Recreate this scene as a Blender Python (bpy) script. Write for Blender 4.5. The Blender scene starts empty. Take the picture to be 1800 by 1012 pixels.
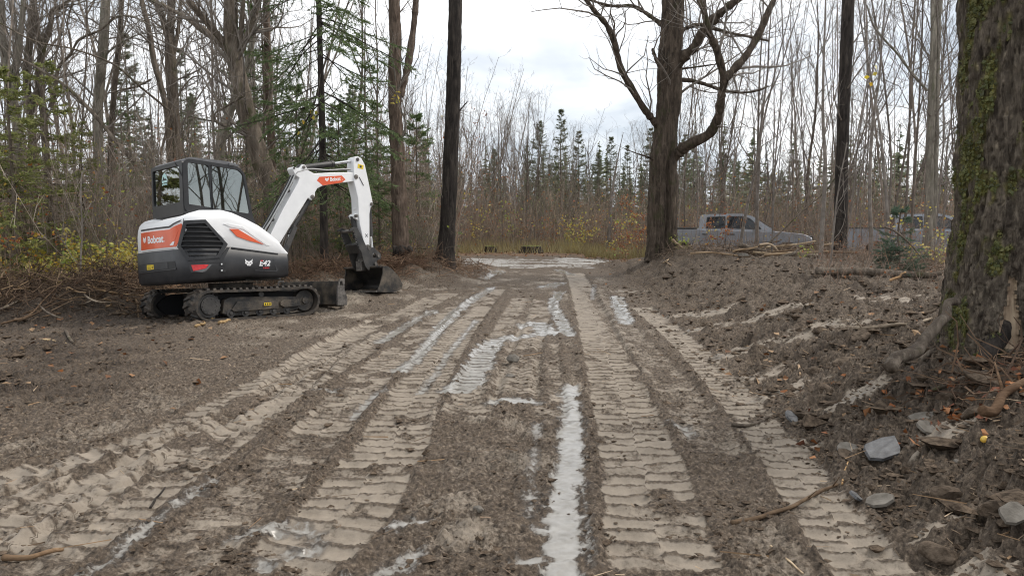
import bpy, math, random
import numpy as np
from mathutils import Vector, Matrix
from mathutils.geometry import tessellate_polygon
S = bpy.context.scene
COL = S.collection
R = math.radians
# ------------------------------------------------------------------ camera
EYE = 1.6
PITCH = math.atan((506 - 385) / 1300.0)
cam_d = bpy.data.cameras.new('camera')
cam_d.lens = 26.0; cam_d.sensor_width = 36.0; cam_d.clip_start = .05; cam_d.clip_end = 3000
cam = bpy.data.objects.new('camera', cam_d); COL.objects.link(cam)
cam.location = (0, 0, EYE); cam.rotation_euler = (math.pi / 2 - PITCH, 0, 0)
S.camera = cam
# ------------------------------------------------------------------ sky and light
W = bpy.data.worlds.new('World'); S.world = W; W.use_nodes = True
nt = W.node_tree; nt.nodes.clear()
def wn(t, **k):
    n = nt.nodes.new(t)
    for a, b in k.items(): setattr(n, a, b)
    return n
SUN_EL, SUN_AZ = R(50), R(72)
out = wn('ShaderNodeOutputWorld'); bg = wn('ShaderNodeBackground'); bg.inputs[1].default_value = .1
sky = wn('ShaderNodeTexSky', sky_type='NISHITA'); sky.sun_disc = False
sky.sun_elevation = SUN_EL; sky.sun_rotation = SUN_AZ
tc = wn('ShaderNodeTexCoord'); mp = wn('ShaderNodeMapping'); mp.inputs['Scale'].default_value = (1.0, 1.0, 2.6)
nz = wn('ShaderNodeTexNoise'); nz.inputs['Scale'].default_value = 2.3; nz.inputs['Detail'].default_value = 6; nz.inputs['Roughness'].default_value = .52
nz.inputs['Distortion'].default_value = .4
rp = wn('ShaderNodeValToRGB')
rp.color_ramp.elements[0].position = .39; rp.color_ramp.elements[0].color = (4.4, 4.8, 5.3, 1)
rp.color_ramp.elements[1].position = .57; rp.color_ramp.elements[1].color = (8.6, 8.65, 8.7, 1)
mx = wn('ShaderNodeMixRGB'); mx.inputs[0].default_value = .9
L = nt.links.new
L(tc.outputs['Generated'], mp.inputs[0]); L(mp.outputs[0], nz.inputs['Vector']); L(nz.outputs[0], rp.inputs[0])
L(sky.outputs[0], mx.inputs[1]); L(rp.outputs[0], mx.inputs[2]); L(mx.outputs[0], bg.inputs[0]); L(bg.outputs[0], out.inputs[0])
sd = bpy.data.lights.new('sun', 'SUN'); sd.energy = 1.5; sd.angle = R(24); sd.color = (1, .93, .84)
sun = bpy.data.objects.new('sun', sd); COL.objects.link(sun)
sun.rotation_euler = (math.pi / 2 - SUN_EL, 0, math.pi - SUN_AZ)
S.view_settings.view_transform = 'Standard'; S.view_settings.look = 'None'
S.view_settings.exposure = 0.75; S.view_settings.gamma = 1
S.cycles.use_denoising = True; S.cycles.filter_width = 1.1
S.cycles.max_bounces = 6; S.cycles.transparent_max_bounces = 12
S.cycles.sample_clamp_indirect = 4
# ------------------------------------------------------------------ helpers
FW = np.array([0, math.cos(PITCH), -math.sin(PITCH)]); UP = np.array([0, math.sin(PITCH), math.cos(PITCH)])
def at(px, py, Y):
    """the point of the place at distance Y along the road that the photograph shows at px, py"""
    r = FW + np.array([1., 0, 0]) * ((px - 900) / 1300) + UP * ((506 - py) / 1300)
    return np.array([0, 0, EYE]) + r * (Y / r[1])
def on(px, py, z=0.):
    r = FW + np.array([1., 0, 0]) * ((px - 900) / 1300) + UP * ((506 - py) / 1300)
    return np.array([0, 0, EYE]) + r * ((z - EYE) / r[2])
def tag(o, label=None, cat=None, group=None, kind=None):
    if label: o['label'] = label
    if cat: o['category'] = cat
    if group: o['group'] = group
    if kind: o['kind'] = kind
    return o
def empty(name, loc=(0, 0, 0), rot=(0, 0, 0), parent=None):
    o = bpy.data.objects.new(name, None); COL.objects.link(o); o.location = loc; o.rotation_euler = rot
    o.empty_display_size = .1
    if parent: o.parent = parent
    return o
def ob(name, me, parent=None, loc=None, rot=None):
    o = bpy.data.objects.new(name, me); COL.objects.link(o)
    if parent: o.parent = parent
    if loc is not None: o.location = loc
    if rot is not None: o.rotation_euler = rot
    return o
def copy_tree(o, parent=None):
    c = o.copy(); COL.objects.link(c)
    if parent: c.parent = parent
    for ch in list(o.children): copy_tree(ch, c)
    return c
def mesh_np(name, V, tris, quads, mats, mi=None, smooth=False, tint=None):
    V = np.asarray(V, np.float32).reshape(-1, 3)
    tris = np.asarray(tris, np.int32).reshape(-1, 3); quads = np.asarray(quads, np.int32).reshape(-1, 4)
    me = bpy.data.meshes.new(name)
    me.vertices.add(len(V)); me.vertices.foreach_set('co', V.ravel())
    nl = tris.size + quads.size; me.loops.add(nl)
    me.loops.foreach_set('vertex_index', np.concatenate([tris.ravel(), quads.ravel()]))
    npoly = len(tris) + len(quads); me.polygons.add(npoly)
    st = np.concatenate([np.arange(len(tris)) * 3, tris.size + np.arange(len(quads)) * 4]).astype(np.int32)
    me.polygons.foreach_set('loop_start', st)
    for m in (mats if isinstance(mats, (list, tuple)) else [mats]): me.materials.append(m)
    if mi is not None: me.polygons.foreach_set('material_index', np.asarray(mi, np.int32))
    me.polygons.foreach_set('use_smooth', np.full(npoly, smooth, bool))
    if tint is not None:
        a = me.attributes.new('tint', 'FLOAT_COLOR', 'POINT')
        a.data.foreach_set('color', np.asarray(tint, np.float32).ravel())
    me.update(calc_edges=True)
    return me
class MB:
    def __init__(s): s.V = []; s.T = []; s.Q = []; s.n = 0; s.C = []; s.MT = []; s.MQ = []
    def add(s, V, tris=None, quads=None, tint=None, m=0):
        V = np.asarray(V, float).reshape(-1, 3)
        if tris is not None and len(tris):
            t = np.asarray(tris, int).reshape(-1, 3); s.T.append(t + s.n); s.MT.append(np.full(len(t), m))
        if quads is not None and len(quads):
            q = np.asarray(quads, int).reshape(-1, 4); s.Q.append(q + s.n); s.MQ.append(np.full(len(q), m))
        if tint is None: tint = (1, 1, 1, 1)
        tint = np.asarray(tint, float)
        if tint.ndim == 1: tint = np.tile(tint, (len(V), 1))
        s.C.append(tint); s.V.append(V); s.n += len(V); return s
    def box(s, c, d, rot=None, tint=None, m=0, taper=1.):
        v = np.array([(x, y, z) for z in (-.5, .5) for y in (-.5, .5) for x in (-.5, .5)]) * np.asarray(d, float)
        v[4:, :2] *= taper
        if rot is not None: v = v @ np.asarray(rot).T
        s.add(v + np.asarray(c, float), None, [(0, 2, 3, 1), (4, 5, 7, 6), (0, 1, 5, 4), (2, 6, 7, 3), (0, 4, 6, 2), (1, 3, 7, 5)], tint, m); return s
    def tube(s, P, rad, n=8, cap=True, tint=None, m=0):
        P = np.asarray(P, float); k = len(P)
        rad = np.broadcast_to(np.asarray(rad, float), (k,))
        t = np.gradient(P, axis=0); t /= np.linalg.norm(t, axis=1)[:, None] + 1e-9
        ref = np.array([0, 0, 1.]) if abs(t[0][2]) < .9 else np.array([0, 1., 0])
        u = np.cross(t[0], ref); u /= np.linalg.norm(u); U = [u]
        for i in range(1, k):
            u = U[-1] - t[i] * (U[-1] @ t[i]); u /= np.linalg.norm(u) + 1e-9; U.append(u)
        U = np.array(U); Wv = np.cross(t, U)
        a = np.arange(n) * 2 * math.pi / n
        V = P[:, None] + rad[:, None, None] * (np.cos(a)[None, :, None] * U[:, None] + np.sin(a)[None, :, None] * Wv[:, None])
        i = np.arange(k - 1)[:, None] * n; j = np.arange(n)[None]; j2 = (j + 1) % n
        q = np.stack([i + j, i + j2, i + n + j2, i + n + j], -1).reshape(-1, 4)
        V = V.reshape(-1, 3); tr = []
        if cap:
            V = np.concatenate([V, P[:1], P[-1:]]); b = k * n
            tr = [(b, (x + 1) % n, x) for x in range(n)] + [(b + 1, (k - 1) * n + x, (k - 1) * n + (x + 1) % n) for x in range(n)]
        s.add(V, tr, q, tint, m); return s
    def cyl(s, p0, p1, r, n=16, tint=None, m=0, r2=None):
        return s.tube([p0, p1], [r, r if r2 is None else r2], n, True, tint, m)
    def segs(s, P0, P1, r0, r1, n=3, tint=None, m=0):
        P0 = np.asarray(P0, float).reshape(-1, 3); P1 = np.asarray(P1, float).reshape(-1, 3); k = len(P0)
        if k == 0: return s
        t = P1 - P0; t /= np.linalg.norm(t, axis=1)[:, None] + 1e-9
        ref = np.where(np.abs(t[:, 2:3]) < .9, np.array([[0, 0, 1.]]), np.array([[0, 1., 0]]))
        u = np.cross(t, ref); u /= np.linalg.norm(u, axis=1)[:, None] + 1e-9; w = np.cross(t, u)
        a = np.arange(n) * 2 * math.pi / n
        dirs = np.cos(a)[None, :, None] * u[:, None] + np.sin(a)[None, :, None] * w[:, None]
        r0 = np.broadcast_to(np.asarray(r0, float), (k,)); r1 = np.broadcast_to(np.asarray(r1, float), (k,))
        V = np.concatenate([P0[:, None] + dirs * r0[:, None, None], P1[:, None] + dirs * r1[:, None, None]], 1)
        b = (np.arange(k) * 2 * n)[:, None]; j = np.arange(n)[None]; j2 = (j + 1) % n
        q = np.stack([b + j, b + j2, b + n + j2, b + n + j], -1).reshape(-1, 4)
        if tint is not None and np.ndim(tint) == 2: tint = np.repeat(tint, 2 * n, 0)
        s.add(V.reshape(-1, 3), None, q, tint, m); return s
    def leaves(s, Cn, size, rng, tint=None, m=0, flat=0., aspect=.6, normal=None):
        Cn = np.asarray(Cn, float).reshape(-1, 3); k = len(Cn)
        if k == 0: return s
        size = np.broadcast_to(np.asarray(size, float), (k,))
        a = rng.normal(size=(k, 3)); a[:, 2] *= (1 - flat); a /= np.linalg.norm(a, axis=1)[:, None]
        b = rng.normal(size=(k, 3)); b[:, 2] *= (1 - flat); b -= a * (a * b).sum(1)[:, None]; b /= np.linalg.norm(b, axis=1)[:, None] + 1e-9
        c = np.cross(a, b)
        h = size[:, None] * .5
        V = np.stack([Cn - a * h, Cn + b * h * aspect + c * h * .25, Cn + a * h, Cn - b * h * aspect + c * h * .25], 1)
        q = np.arange(k * 4).reshape(k, 4)
        tr = np.concatenate([q[:, [0, 1, 2]], q[:, [0, 2, 3]]])
        if tint is not None and np.ndim(tint) == 2: tint = np.repeat(tint, 4, 0)
        s.add(V.reshape(-1, 3), tr, None, tint, m); return s
    def blades(s, P0, D, L_, w, rng, tint=None, m=0):
        """narrow triangles from P0 along D"""
        P0 = np.asarray(P0, float).reshape(-1, 3); k = len(P0)
        side = np.cross(D, rng.normal(size=(k, 3))); side /= np.linalg.norm(side, axis=1)[:, None] + 1e-9
        L_ = np.broadcast_to(np.asarray(L_, float), (k,)); w = np.broadcast_to(np.asarray(w, float), (k,))
        V = np.stack([P0 - side * w[:, None] * .5, P0 + side * w[:, None] * .5, P0 + D * L_[:, None]], 1)
        if tint is not None and np.ndim(tint) == 2: tint = np.repeat(tint, 3, 0)
        s.add(V.reshape(-1, 3), np.arange(k * 3).reshape(k, 3), None, tint, m); return s
    def plate(s, outer, holes, f, d0, d1, tint=None, m=0):
        """2D outline (with holes) extruded from d0 to d1; f(u, v, d) -> point"""
        loops = [list(outer)] + [list(h) for h in holes]
        flat = [p for l in loops for p in l]
        tr = tessellate_polygon([[Vector((p[0], p[1], 0)) for p in l] for l in loops])
        n = len(flat)
        V = [f(p[0], p[1], d0) for p in flat] + [f(p[0], p[1], d1) for p in flat]
        T = [tuple(t) for t in tr] + [(t[2] + n, t[1] + n, t[0] + n) for t in tr]
        Q = []; b = 0
        for l in loops:
            k = len(l)
            for i in range(k): Q.append((b + i, b + (i + 1) % k, b + n + (i + 1) % k, b + n + i))
            b += k
        s.add(V, T, Q, tint, m); return s
    def mesh(s, name, mats, smooth=False, tint=True):
        V = np.concatenate(s.V) if s.V else np.zeros((0, 3))
        T = np.concatenate(s.T) if s.T else np.zeros((0, 3), int); Q = np.concatenate(s.Q) if s.Q else np.zeros((0, 4), int)
        mi = np.concatenate([np.concatenate(s.MT) if s.MT else np.zeros(0), np.concatenate(s.MQ) if s.MQ else np.zeros(0)])
        return mesh_np(name, V, T, Q, mats, mi, smooth, np.concatenate(s.C) if tint and s.C else None)
    def build(s, name, mats, parent=None, smooth=False, bevel=0, fix=False, loc=None, rot=None, seg=2):
        me = s.mesh(name, mats, smooth or bevel > 0)
        if fix or bevel > 0:
            import bmesh
            bm = bmesh.new(); bm.from_mesh(me); bmesh.ops.remove_doubles(bm, verts=bm.verts, dist=1e-5)
            bmesh.ops.recalc_face_normals(bm, faces=bm.faces); bm.to_mesh(me); bm.free()
        o = ob(name, me, parent, loc, rot)
        if bevel > 0:
            md = o.modifiers.new('bevel', 'BEVEL'); md.width = bevel; md.segments = seg; md.limit_method = 'ANGLE'; md.angle_limit = R(35); md.harden_normals = True
        return o
XZ = lambda u, v, d: (u, d, v)      # outline in x,z, extruded along y
YZ = lambda u, v, d: (d, u, v)
XY = lambda u, v, d: (u, v, d)
def rpoly(pts, r, n=4):
    pts = [np.array(p, float) for p in pts]; o = []; k = len(pts)
    for i in range(k):
        a, b, c = pts[i - 1], pts[i], pts[(i + 1) % k]
        d1 = a - b; l1 = np.linalg.norm(d1); d2 = c - b; l2 = np.linalg.norm(d2); d1 /= l1; d2 /= l2
        q = min(r, l1 * .45, l2 * .45); p0 = b + d1 * q; p1 = b + d2 * q
        for j in range(n + 1):
            t = j / n; o.append(tuple((1 - t) ** 2 * p0 + 2 * t * (1 - t) * b + t * t * p1))
    return o
def spline(P, n):
    P = np.asarray(P, float); k = len(P)
    if k == 2: return P[0] + (P[1] - P[0]) * np.linspace(0, 1, n)[:, None]
    Pe = np.vstack([2 * P[0] - P[1], P, 2 * P[-1] - P[-2]])
    t = np.linspace(0, k - 1 - 1e-6, n); i = t.astype(int); f = (t - i)[:, None]
    p0, p1, p2, p3 = Pe[i], Pe[i + 1], Pe[i + 2], Pe[i + 3]
    return .5 * (2 * p1 + (p2 - p0) * f + (2 * p0 - 5 * p1 + 4 * p2 - p3) * f * f + (3 * p1 - p0 - 3 * p2 + p3) * f ** 3)
def _h(ix, iy, seed):
    h = (ix.astype(np.int64) * 374761393 + iy.astype(np.int64) * 668265263 + seed * 974634541) & 0xffffffff
    h = ((h ^ (h >> 13)) * 1274126177) & 0xffffffff
    return ((h ^ (h >> 16)) & 0xffff) / 65535.
def perlin(x, y, seed=0):
    x = np.asarray(x, float); y = np.asarray(y, float)
    xi = np.floor(x).astype(np.int64); yi = np.floor(y).astype(np.int64); xf = x - xi; yf = y - yi
    u = xf * xf * xf * (xf * (xf * 6 - 15) + 10); v = yf * yf * yf * (yf * (yf * 6 - 15) + 10)
    def g(dx, dy):
        a = _h(xi + dx, yi + dy, seed) * 6.28318; return np.cos(a) * (xf - dx) + np.sin(a) * (yf - dy)
    a = g(0, 0); b = g(1, 0); c = g(0, 1); d = g(1, 1)
    return 1.5 * ((a + (b - a) * u) * (1 - v) + (c + (d - c) * u) * v)
def fbm(x, y, seed=0, o=4, g=.5):
    r = 0; am = 1
    for i in range(o):
        r = r + am * perlin(x * 2 ** i, y * 2 ** i, seed + i * 17); am *= g
    return r
def sst(a, b, x):
    t = np.clip((x - a) / (b - a), 0, 1); return t * t * (3 - 2 * t)
# ------------------------------------------------------------------ materials
def newmat(name):
    m = bpy.data.materials.new(name); m.use_nodes = True
    n = m.node_tree; p = n.nodes['Principled BSDF']; return m, n, p
def pm(name, c1, c2=None, scale=8., rough=.6, bump=0., bscale=None, metal=0., stretch=(1, 1, 1), tint=False, spec=None, detail=5, lo=.35, hi=.65, bdist=.02, coat=0):
    m, n, p = newmat(name); l = n.links.new
    p.inputs['Roughness'].default_value = rough; p.inputs['Metallic'].default_value = metal
    if spec is not None: p.inputs['Specular IOR Level'].default_value = spec
    if coat: p.inputs['Coat Weight'].default_value = coat; p.inputs['Coat Roughness'].default_value = .08
    t = n.nodes.new('ShaderNodeTexCoord'); mp = n.nodes.new('ShaderNodeMapping'); mp.inputs['Scale'].default_value = stretch
    l(t.outputs['Object'], mp.inputs[0])
    c2 = c2 or c1
    z = n.nodes.new('ShaderNodeTexNoise'); z.inputs['Scale'].default_value = scale; z.inputs['Detail'].default_value = detail; z.inputs['Roughness'].default_value = .6
    l(mp.outputs[0], z.inputs['Vector'])
    r = n.nodes.new('ShaderNodeValToRGB'); e = r.color_ramp.elements
    e[0].position = lo; e[0].color = (*c1, 1); e[1].position = hi; e[1].color = (*c2, 1)
    l(z.outputs[0], r.inputs[0]); col = r.outputs[0]
    if tint:
        a = n.nodes.new('ShaderNodeAttribute'); a.attribute_name = 'tint'
        x = n.nodes.new('ShaderNodeMixRGB'); x.blend_type = 'MULTIPLY'; x.inputs[0].default_value = 1
        l(col, x.inputs[1]); l(a.outputs['Color'], x.inputs[2]); col = x.outputs[0]
    l(col, p.inputs['Base Color'])
    if bump:
        b = n.nodes.new('ShaderNodeBump'); b.inputs['Strength'].default_value = bump; b.inputs['Distance'].default_value = bdist
        z2 = n.nodes.new('ShaderNodeTexNoise'); z2.inputs['Scale'].default_value = bscale or scale * 3; z2.inputs['Detail'].default_value = 6
        l(mp.outputs[0], z2.inputs['Vector']); l(z2.outputs[0], b.inputs['Height']); l(b.outputs[0], p.inputs['Normal'])
    return m
def leafmat(name, c1, c2, trans=.35):
    m = pm(name, c1, c2, 3., .6, tint=True); n = m.node_tree; l = n.links.new; p = n.nodes['Principled BSDF']
    o = n.nodes['Material Output']; tr = n.nodes.new('ShaderNodeBsdfTranslucent'); ms = n.nodes.new('ShaderNodeMixShader'); ms.inputs[0].default_value = trans
    l(p.inputs['Base Color'].links[0].from_socket, tr.inputs[0]); l(p.outputs[0], ms.inputs[1]); l(tr.outputs[0], ms.inputs[2]); l(ms.outputs[0], o.inputs[0])
    return m
M = {}
M['white'] = pm('white_paint', (.70, .705, .71), (.80, .80, .80), 3, .33, .02, 60, coat=.3, lo=.25, hi=.6)
M['orange'] = pm('orange_paint', (.62, .075, .012), (.72, .10, .018), 3, .35, coat=.3)
M['decal_white'] = pm('white_decal', (.8, .8, .8), rough=.4)
M['charcoal'] = pm('charcoal_plastic', (.017, .018, .021), (.036, .036, .038), 5, .42, .05, 200)
M['grille'] = pm('grille_plastic', (.012, .012, .013), (.022, .022, .022), 9, .55)
M['void'] = pm('dark_core', (.006, .006, .007), rough=.8)
M['cabframe'] = pm('cab_frame_paint', (.012, .012, .013), (.022, .021, .022), 6, .36)
M['roof'] = pm('cab_roof', (.09, .09, .095), (.15, .15, .155), 6, .4)
M['rubber'] = pm('track_rubber', (.016, .015, .014), (.115, .09, .067), 6, .75, .3, 40, lo=.4, hi=.72)
M['frame'] = pm('muddy_black_steel', (.018, .017, .016), (.15, .12, .088), 4, .65, .3, 30, lo=.42, hi=.72)
M['steel'] = pm('worn_black_steel', (.018, .018, .019), (.06, .055, .05), 6, .48, .2, 40)
M['wornsteel'] = pm('scraped_steel', (.07, .065, .06), (.22, .20, .18), 10, .5, .3, 60, metal=.5)
M['chrome'] = pm('chrome_rod', (.6, .6, .6), rough=.15, metal=1)
M['pipe'] = pm('plated_pipe', (.30, .30, .29), (.42, .42, .41), 8, .35, metal=.6)
M['hose'] = pm('black_hose', (.015, .015, .016), rough=.45)
M['red'] = pm('red_reflector', (.55, .02, .025), (.65, .03, .03), 20, .2)
M['yellow'] = pm('yellow_sticker', (.75, .55, .02), (.7, .5, .02), 8, .4)
M['ink'] = pm('black_print', (.02, .02, .02), rough=.5)
M['teal'] = pm('pale_teal_sticker', (.45, .68, .66), rough=.4)
M['seat'] = pm('seat_vinyl', (.02, .02, .02), (.035, .035, .035), 8, .6)
def glassmat(name, tint, mixf=.0):
    m, n, p = newmat(name); l = n.links.new
    n.nodes.remove(p); g = n.nodes.new('ShaderNodeBsdfGlossy'); g.inputs['Roughness'].default_value = .012; g.inputs[0].default_value = (.95, 1, 1, 1)
    t = n.nodes.new('ShaderNodeBsdfTransparent'); t.inputs[0].default_value = (*tint, 1)
    f = n.nodes.new('ShaderNodeFresnel'); f.inputs[0].default_value = 1.55
    a = n.nodes.new('ShaderNodeMath'); a.operation = 'MULTIPLY_ADD'; a.inputs[1].default_value = 1.6; a.inputs[2].default_value = mixf; a.use_clamp = True
    x = n.nodes.new('ShaderNodeMixShader'); l(f.outputs[0], a.inputs[0]); l(a.outputs[0], x.inputs[0]); l(t.outputs[0], x.inputs[1]); l(g.outputs[0], x.inputs[2])
    l(x.outputs[0], n.nodes['Material Output'].inputs[0]); return m
M['glass'] = glassmat('tinted_cab_glass', (.34, .42, .38), .12)
M['carglass'] = pm('vehicle_glass', (.012, .014, .016), (.02, .023, .026), 2, .06, spec=.6)
def barkmat(name, c1, c2, sc=9, bump=.8, tint=False, bd=.03, zs=.16, lichen=(.30, .31, .27), la=.62, moss=None):
    """stretched fissures, plates of two tones, patches of lichen and (low down) moss"""
    m, n, p = newmat(name); l = n.links.new; N = n.nodes.new
    t = N('ShaderNodeTexCoord')
    def noise(scl, st, det=6, ro=.62):
        mp = N('ShaderNodeMapping'); mp.inputs['Scale'].default_value = st; l(t.outputs['Object'], mp.inputs[0]); z = N('ShaderNodeTexNoise'); z.inputs['Scale'].default_value = scl; z.inputs['Detail'].default_value = det; z.inputs['Roughness'].default_value = ro; z.inputs['Distortion'].default_value = .5; l(mp.outputs[0], z.inputs['Vector']); return z.outputs[0]
    def ramp(f, *st):
        r = N('ShaderNodeValToRGB'); e = r.color_ramp.elements
        while len(e) < len(st): e.new(.5)
        for k, (pos, c) in zip(e, st): k.position = pos; k.color = (*c, 1)
        l(f, r.inputs[0]); return r.outputs[0]
    def mix(f, a, b):
        q = N('ShaderNodeMixRGB'); l(f, q.inputs[0]); l(a, q.inputs[1]) if not isinstance(a, tuple) else None
        if isinstance(b, tuple): q.inputs[2].default_value = (*b, 1)
        else: l(b, q.inputs[2])
        return q.outputs[0]
    fis = noise(sc * 1.5, (1, 1, zs), 8, .68); pl = noise(sc * .55, (1, 1, .5), 5); fine = noise(sc * 7, (1, 1, .45), 5, .7)
    mid = tuple((x + y) * .5 for x, y in zip(c1, c2))
    c = ramp(fis, (.34, tuple(x * .55 for x in c1)), (.47, c1), (.56, mid), (.70, tuple(x * 1.25 for x in c2)))
    c = mix(ramp(pl, (.35, (0, 0, 0)), (.7, (.55, .55, .55))), c, c2)
    c = mix(ramp(fine, (la, (0, 0, 0)), (la + .08, (.75, .75, .75))), c, lichen)
    if moss: c = mix(ramp(noise(sc * .35, (1, 1, .6), 7, .7), (.54, (0, 0, 0)), (.64, (.8, .8, .8))), c, moss)
    if tint:
        a = N('ShaderNodeAttribute'); a.attribute_name = 'tint'; x = N('ShaderNodeMixRGB'); x.blend_type = 'MULTIPLY'; x.inputs[0].default_value = 1; l(c, x.inputs[1]); l(a.outputs['Color'], x.inputs[2]); c = x.outputs[0]
    l(c, p.inputs['Base Color']); p.inputs['Roughness'].default_value = .9; p.inputs['Specular IOR Level'].default_value = .22
    b = N('ShaderNodeBump'); b.inputs['Strength'].default_value = bump; b.inputs['Distance'].default_value = bd
    q = N('ShaderNodeMath'); q.operation = 'MULTIPLY_ADD'; q.inputs[1].default_value = .35; l(fine, q.inputs[0]); l(fis, q.inputs[2]); l(q.outputs[0], b.inputs['Height']); l(b.outputs[0], p.inputs['Normal'])
    return m
M['bark'] = barkmat('grey_brown_bark', (.10, .078, .06), (.255, .21, .165), 7, 1, bd=.06, moss=(.075, .075, .03))
M['bark_lt'] = barkmat('pale_grey_bark', (.165, .146, .117), (.34, .305, .25), 8, 1, bd=.04, la=.58, moss=(.11, .115, .06))
M['bark_dk'] = barkmat('dark_wet_bark', (.022, .018, .016), (.075, .062, .052), 9, 1, bd=.05, la=.66, lichen=(.16, .16, .14))
M['bark_rd'] = barkmat('shaggy_brown_bark', (.085, .06, .045), (.26, .195, .15), 10, 1, bd=.07)
M['bark_maple'] = barkmat('dark_maple_bark', (.04, .03, .022), (.15, .115, .087), 8, 1, bd=.07, la=.64, lichen=(.24, .23, .19), moss=(.06, .06, .028))
M['bark_moss'] = barkmat('mossy_wet_bark', (.048, .037, .028), (.19, .157, .12), 19, 1, True, .035, .27, lichen=(.26, .26, .22), la=.65)
M['twig'] = pm('twig_bark', (.14, .12, .102), (.27, .237, .206), 6, .9, tint=True, spec=.2)
M['wood'] = pm('weathered_wood', (.16, .12, .085), (.34, .28, .21), 14, .85, .6, 40, stretch=(.15, 1, 1), spec=.2, tint=True)
M['fresh'] = pm('torn_pale_wood', (.16, .11, .075), (.42, .33, .23), 11, .85, .6, 30, stretch=(1, 1, .12), spec=.2)
M['leaf'] = leafmat('leaf', (.8, .8, .8), (1, 1, 1), .4)
M['needle'] = leafmat('needle', (.8, .8, .8), (1, 1, 1), .4)
M['litter'] = pm('dead_leaf', (.8, .8, .8), (1, 1, 1), 4, .75, tint=True, spec=.2)
M['clod'] = pm('loose_soil_clod', (.045, .033, .024), (.15, .115, .085), 25, .95, .6, 90, spec=.15, tint=True)
M['soil'] = pm('torn_soil', (.045, .033, .023), (.16, .122, .09), 12, .95, .8, 40, spec=.15)
M['slate'] = pm('grey_slate', (.06, .06, .062), (.15, .15, .152), 9, .5, .5, 30, stretch=(1, 3, 1))
M['stone'] = pm('mud_stained_stone', (.085, .073, .058), (.20, .18, .152), 8, .8, .5, 25)
M['moss'] = leafmat('moss', (.7, .7, .7), (1, 1, 1), .1)
M['truck'] = pm('grey_vehicle_paint', (.22, .23, .25), (.27, .28, .30), 3, .3, coat=.6)
M['truck2'] = pm('blue_grey_vehicle_paint', (.22, .245, .28), (.26, .285, .32), 3, .3, coat=.6)
M['trim'] = pm('black_trim', (.02, .02, .02), rough=.6)
M['alloy'] = pm('alloy_rim', (.35, .35, .36), rough=.35, metal=.8)
M['lamp'] = pm('lamp_lens', (.6, .62, .64), rough=.15)
# ------------------------------------------------------------------ excavator pose (ground is pressed flat under it)
EX_T = np.array([-4.83, 12.65, -.09]); EX_H, EX_P, EX_R = R(48.5), R(2.2), R(-4)
EX_M = np.array(Matrix.Rotation(EX_H, 3, 'Z') @ Matrix.Rotation(EX_P, 3, 'Y') @ Matrix.Rotation(EX_R, 3, 'X'))
def exw(p): return EX_M @ np.asarray(p, float) + EX_T
# ------------------------------------------------------------------ terrain
_fy = [0, 3.3, 4, 6, 9, 12, 15, 18, 22, 26, 40]; _fx = [1.5, 1.72, 1.86, 2.05, 2.35, 2.45, 2.6, 2.75, 2.75, 2.6, 3]
_hy = [0, 4, 6, 9, 14, 18, 21, 24, 27, 40]; _hz = [.5, .47, .46, .48, .58, .62, .64, .40, -.12, -.15]
_wy = [0, 3, 6, 12, 18, 22, 40]; _wz = [1.2, 1.2, 1.7, 2.8, 2.6, 2.0, 3]
def gauss_line(x, y, P, w):
    P = np.asarray(P, float); d = np.full(np.shape(x), 1e9)
    for a, b in zip(P[:-1], P[1:]):
        ab = b - a; t = np.clip(((x - a[0]) * ab[0] + (y - a[1]) * ab[1]) / (ab @ ab), 0, 1)
        d = np.minimum(d, (x - a[0] - ab[0] * t) ** 2 + (y - a[1] - ab[1] * t) ** 2)
    return np.exp(-d / (w * w))
def terrain(x, y):
    x = np.asarray(x, float); y = np.asarray(y, float)
    foot = np.interp(y, _fy, _fx) + .18 * perlin(x * 0 + 3.3, y * .5, 5)
    t = (x - foot) / np.interp(y, _wy, _wz)
    z = np.interp(y, _hy, _hz) * sst(-.05, 1, t)
    z = z * (1 - .3 * sst(3, 9, x - foot - 1.5) * sst(9, 12, y))
    z = z + .16 * np.exp(-((x - 4.05) ** 2 + (y - 5.75) ** 2) / 1.0)
    z = z + .06 * gauss_line(x, y, [(4.6, 20.3), (7, 20.6), (9.5, 19.5)], .9)
    z = z + (.40 + .22 * perlin(x * 1.4, y * 1.7, 33) + .14 * perlin(x * 3.3, y * 3.6, 34)) * gauss_line(x, y, [(-15, 11.4), (-9.5, 11.9), (-7.8, 12.9), (-7.2, 14.8)], .85)
    z = z + (.42 + .2 * perlin(x * 1.6, y * 1.8, 35)) * gauss_line(x, y, [(-4.6, 16.8), (-3.2, 17.6), (-2.2, 18.6)], .75)
    z = z + .26 * gauss_line(x, y, [(-3.2, 19.2), (-1.9, 19.2), (-1.1, 20.6), (-1.0, 22.5)], .6)
    z = z + .16 * np.exp(-((x + 2.85) ** 2 + (y - 14.95) ** 2) / 1.1)
    z = z + .15 * sst(29.5, 31, y) * (x < 3) + .06 * fbm(x * .25, y * .25, 3, 2) * sst(3, 8, np.abs(x)) 
    far = np.maximum(y - 75, 0); z = z + far * .03
    # pressed plane under the tracks
    n = EX_M[:, 2]; zp = EX_T[2] - (n[0] * (x - EX_T[0]) + n[1] * (y - EX_T[1])) / n[2] + .012
    lx = (x - EX_T[0]) * EX_M[0, 0] + (y - EX_T[1]) * EX_M[1, 0]; ly = -(x - EX_T[0]) * EX_M[1, 0] + (y - EX_T[1]) * EX_M[0, 0]
    k = sst(1.75, 1.1, np.abs(lx)) * sst(1.7, 1.1, np.abs(ly))
    return z * (1 - k) + zp * k
def tz(x, y): return float(terrain(np.array([x]), np.array([y]))[0])
def px2(pts, z=0.): return [on(px, py, z)[:2] for px, py in pts]
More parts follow.
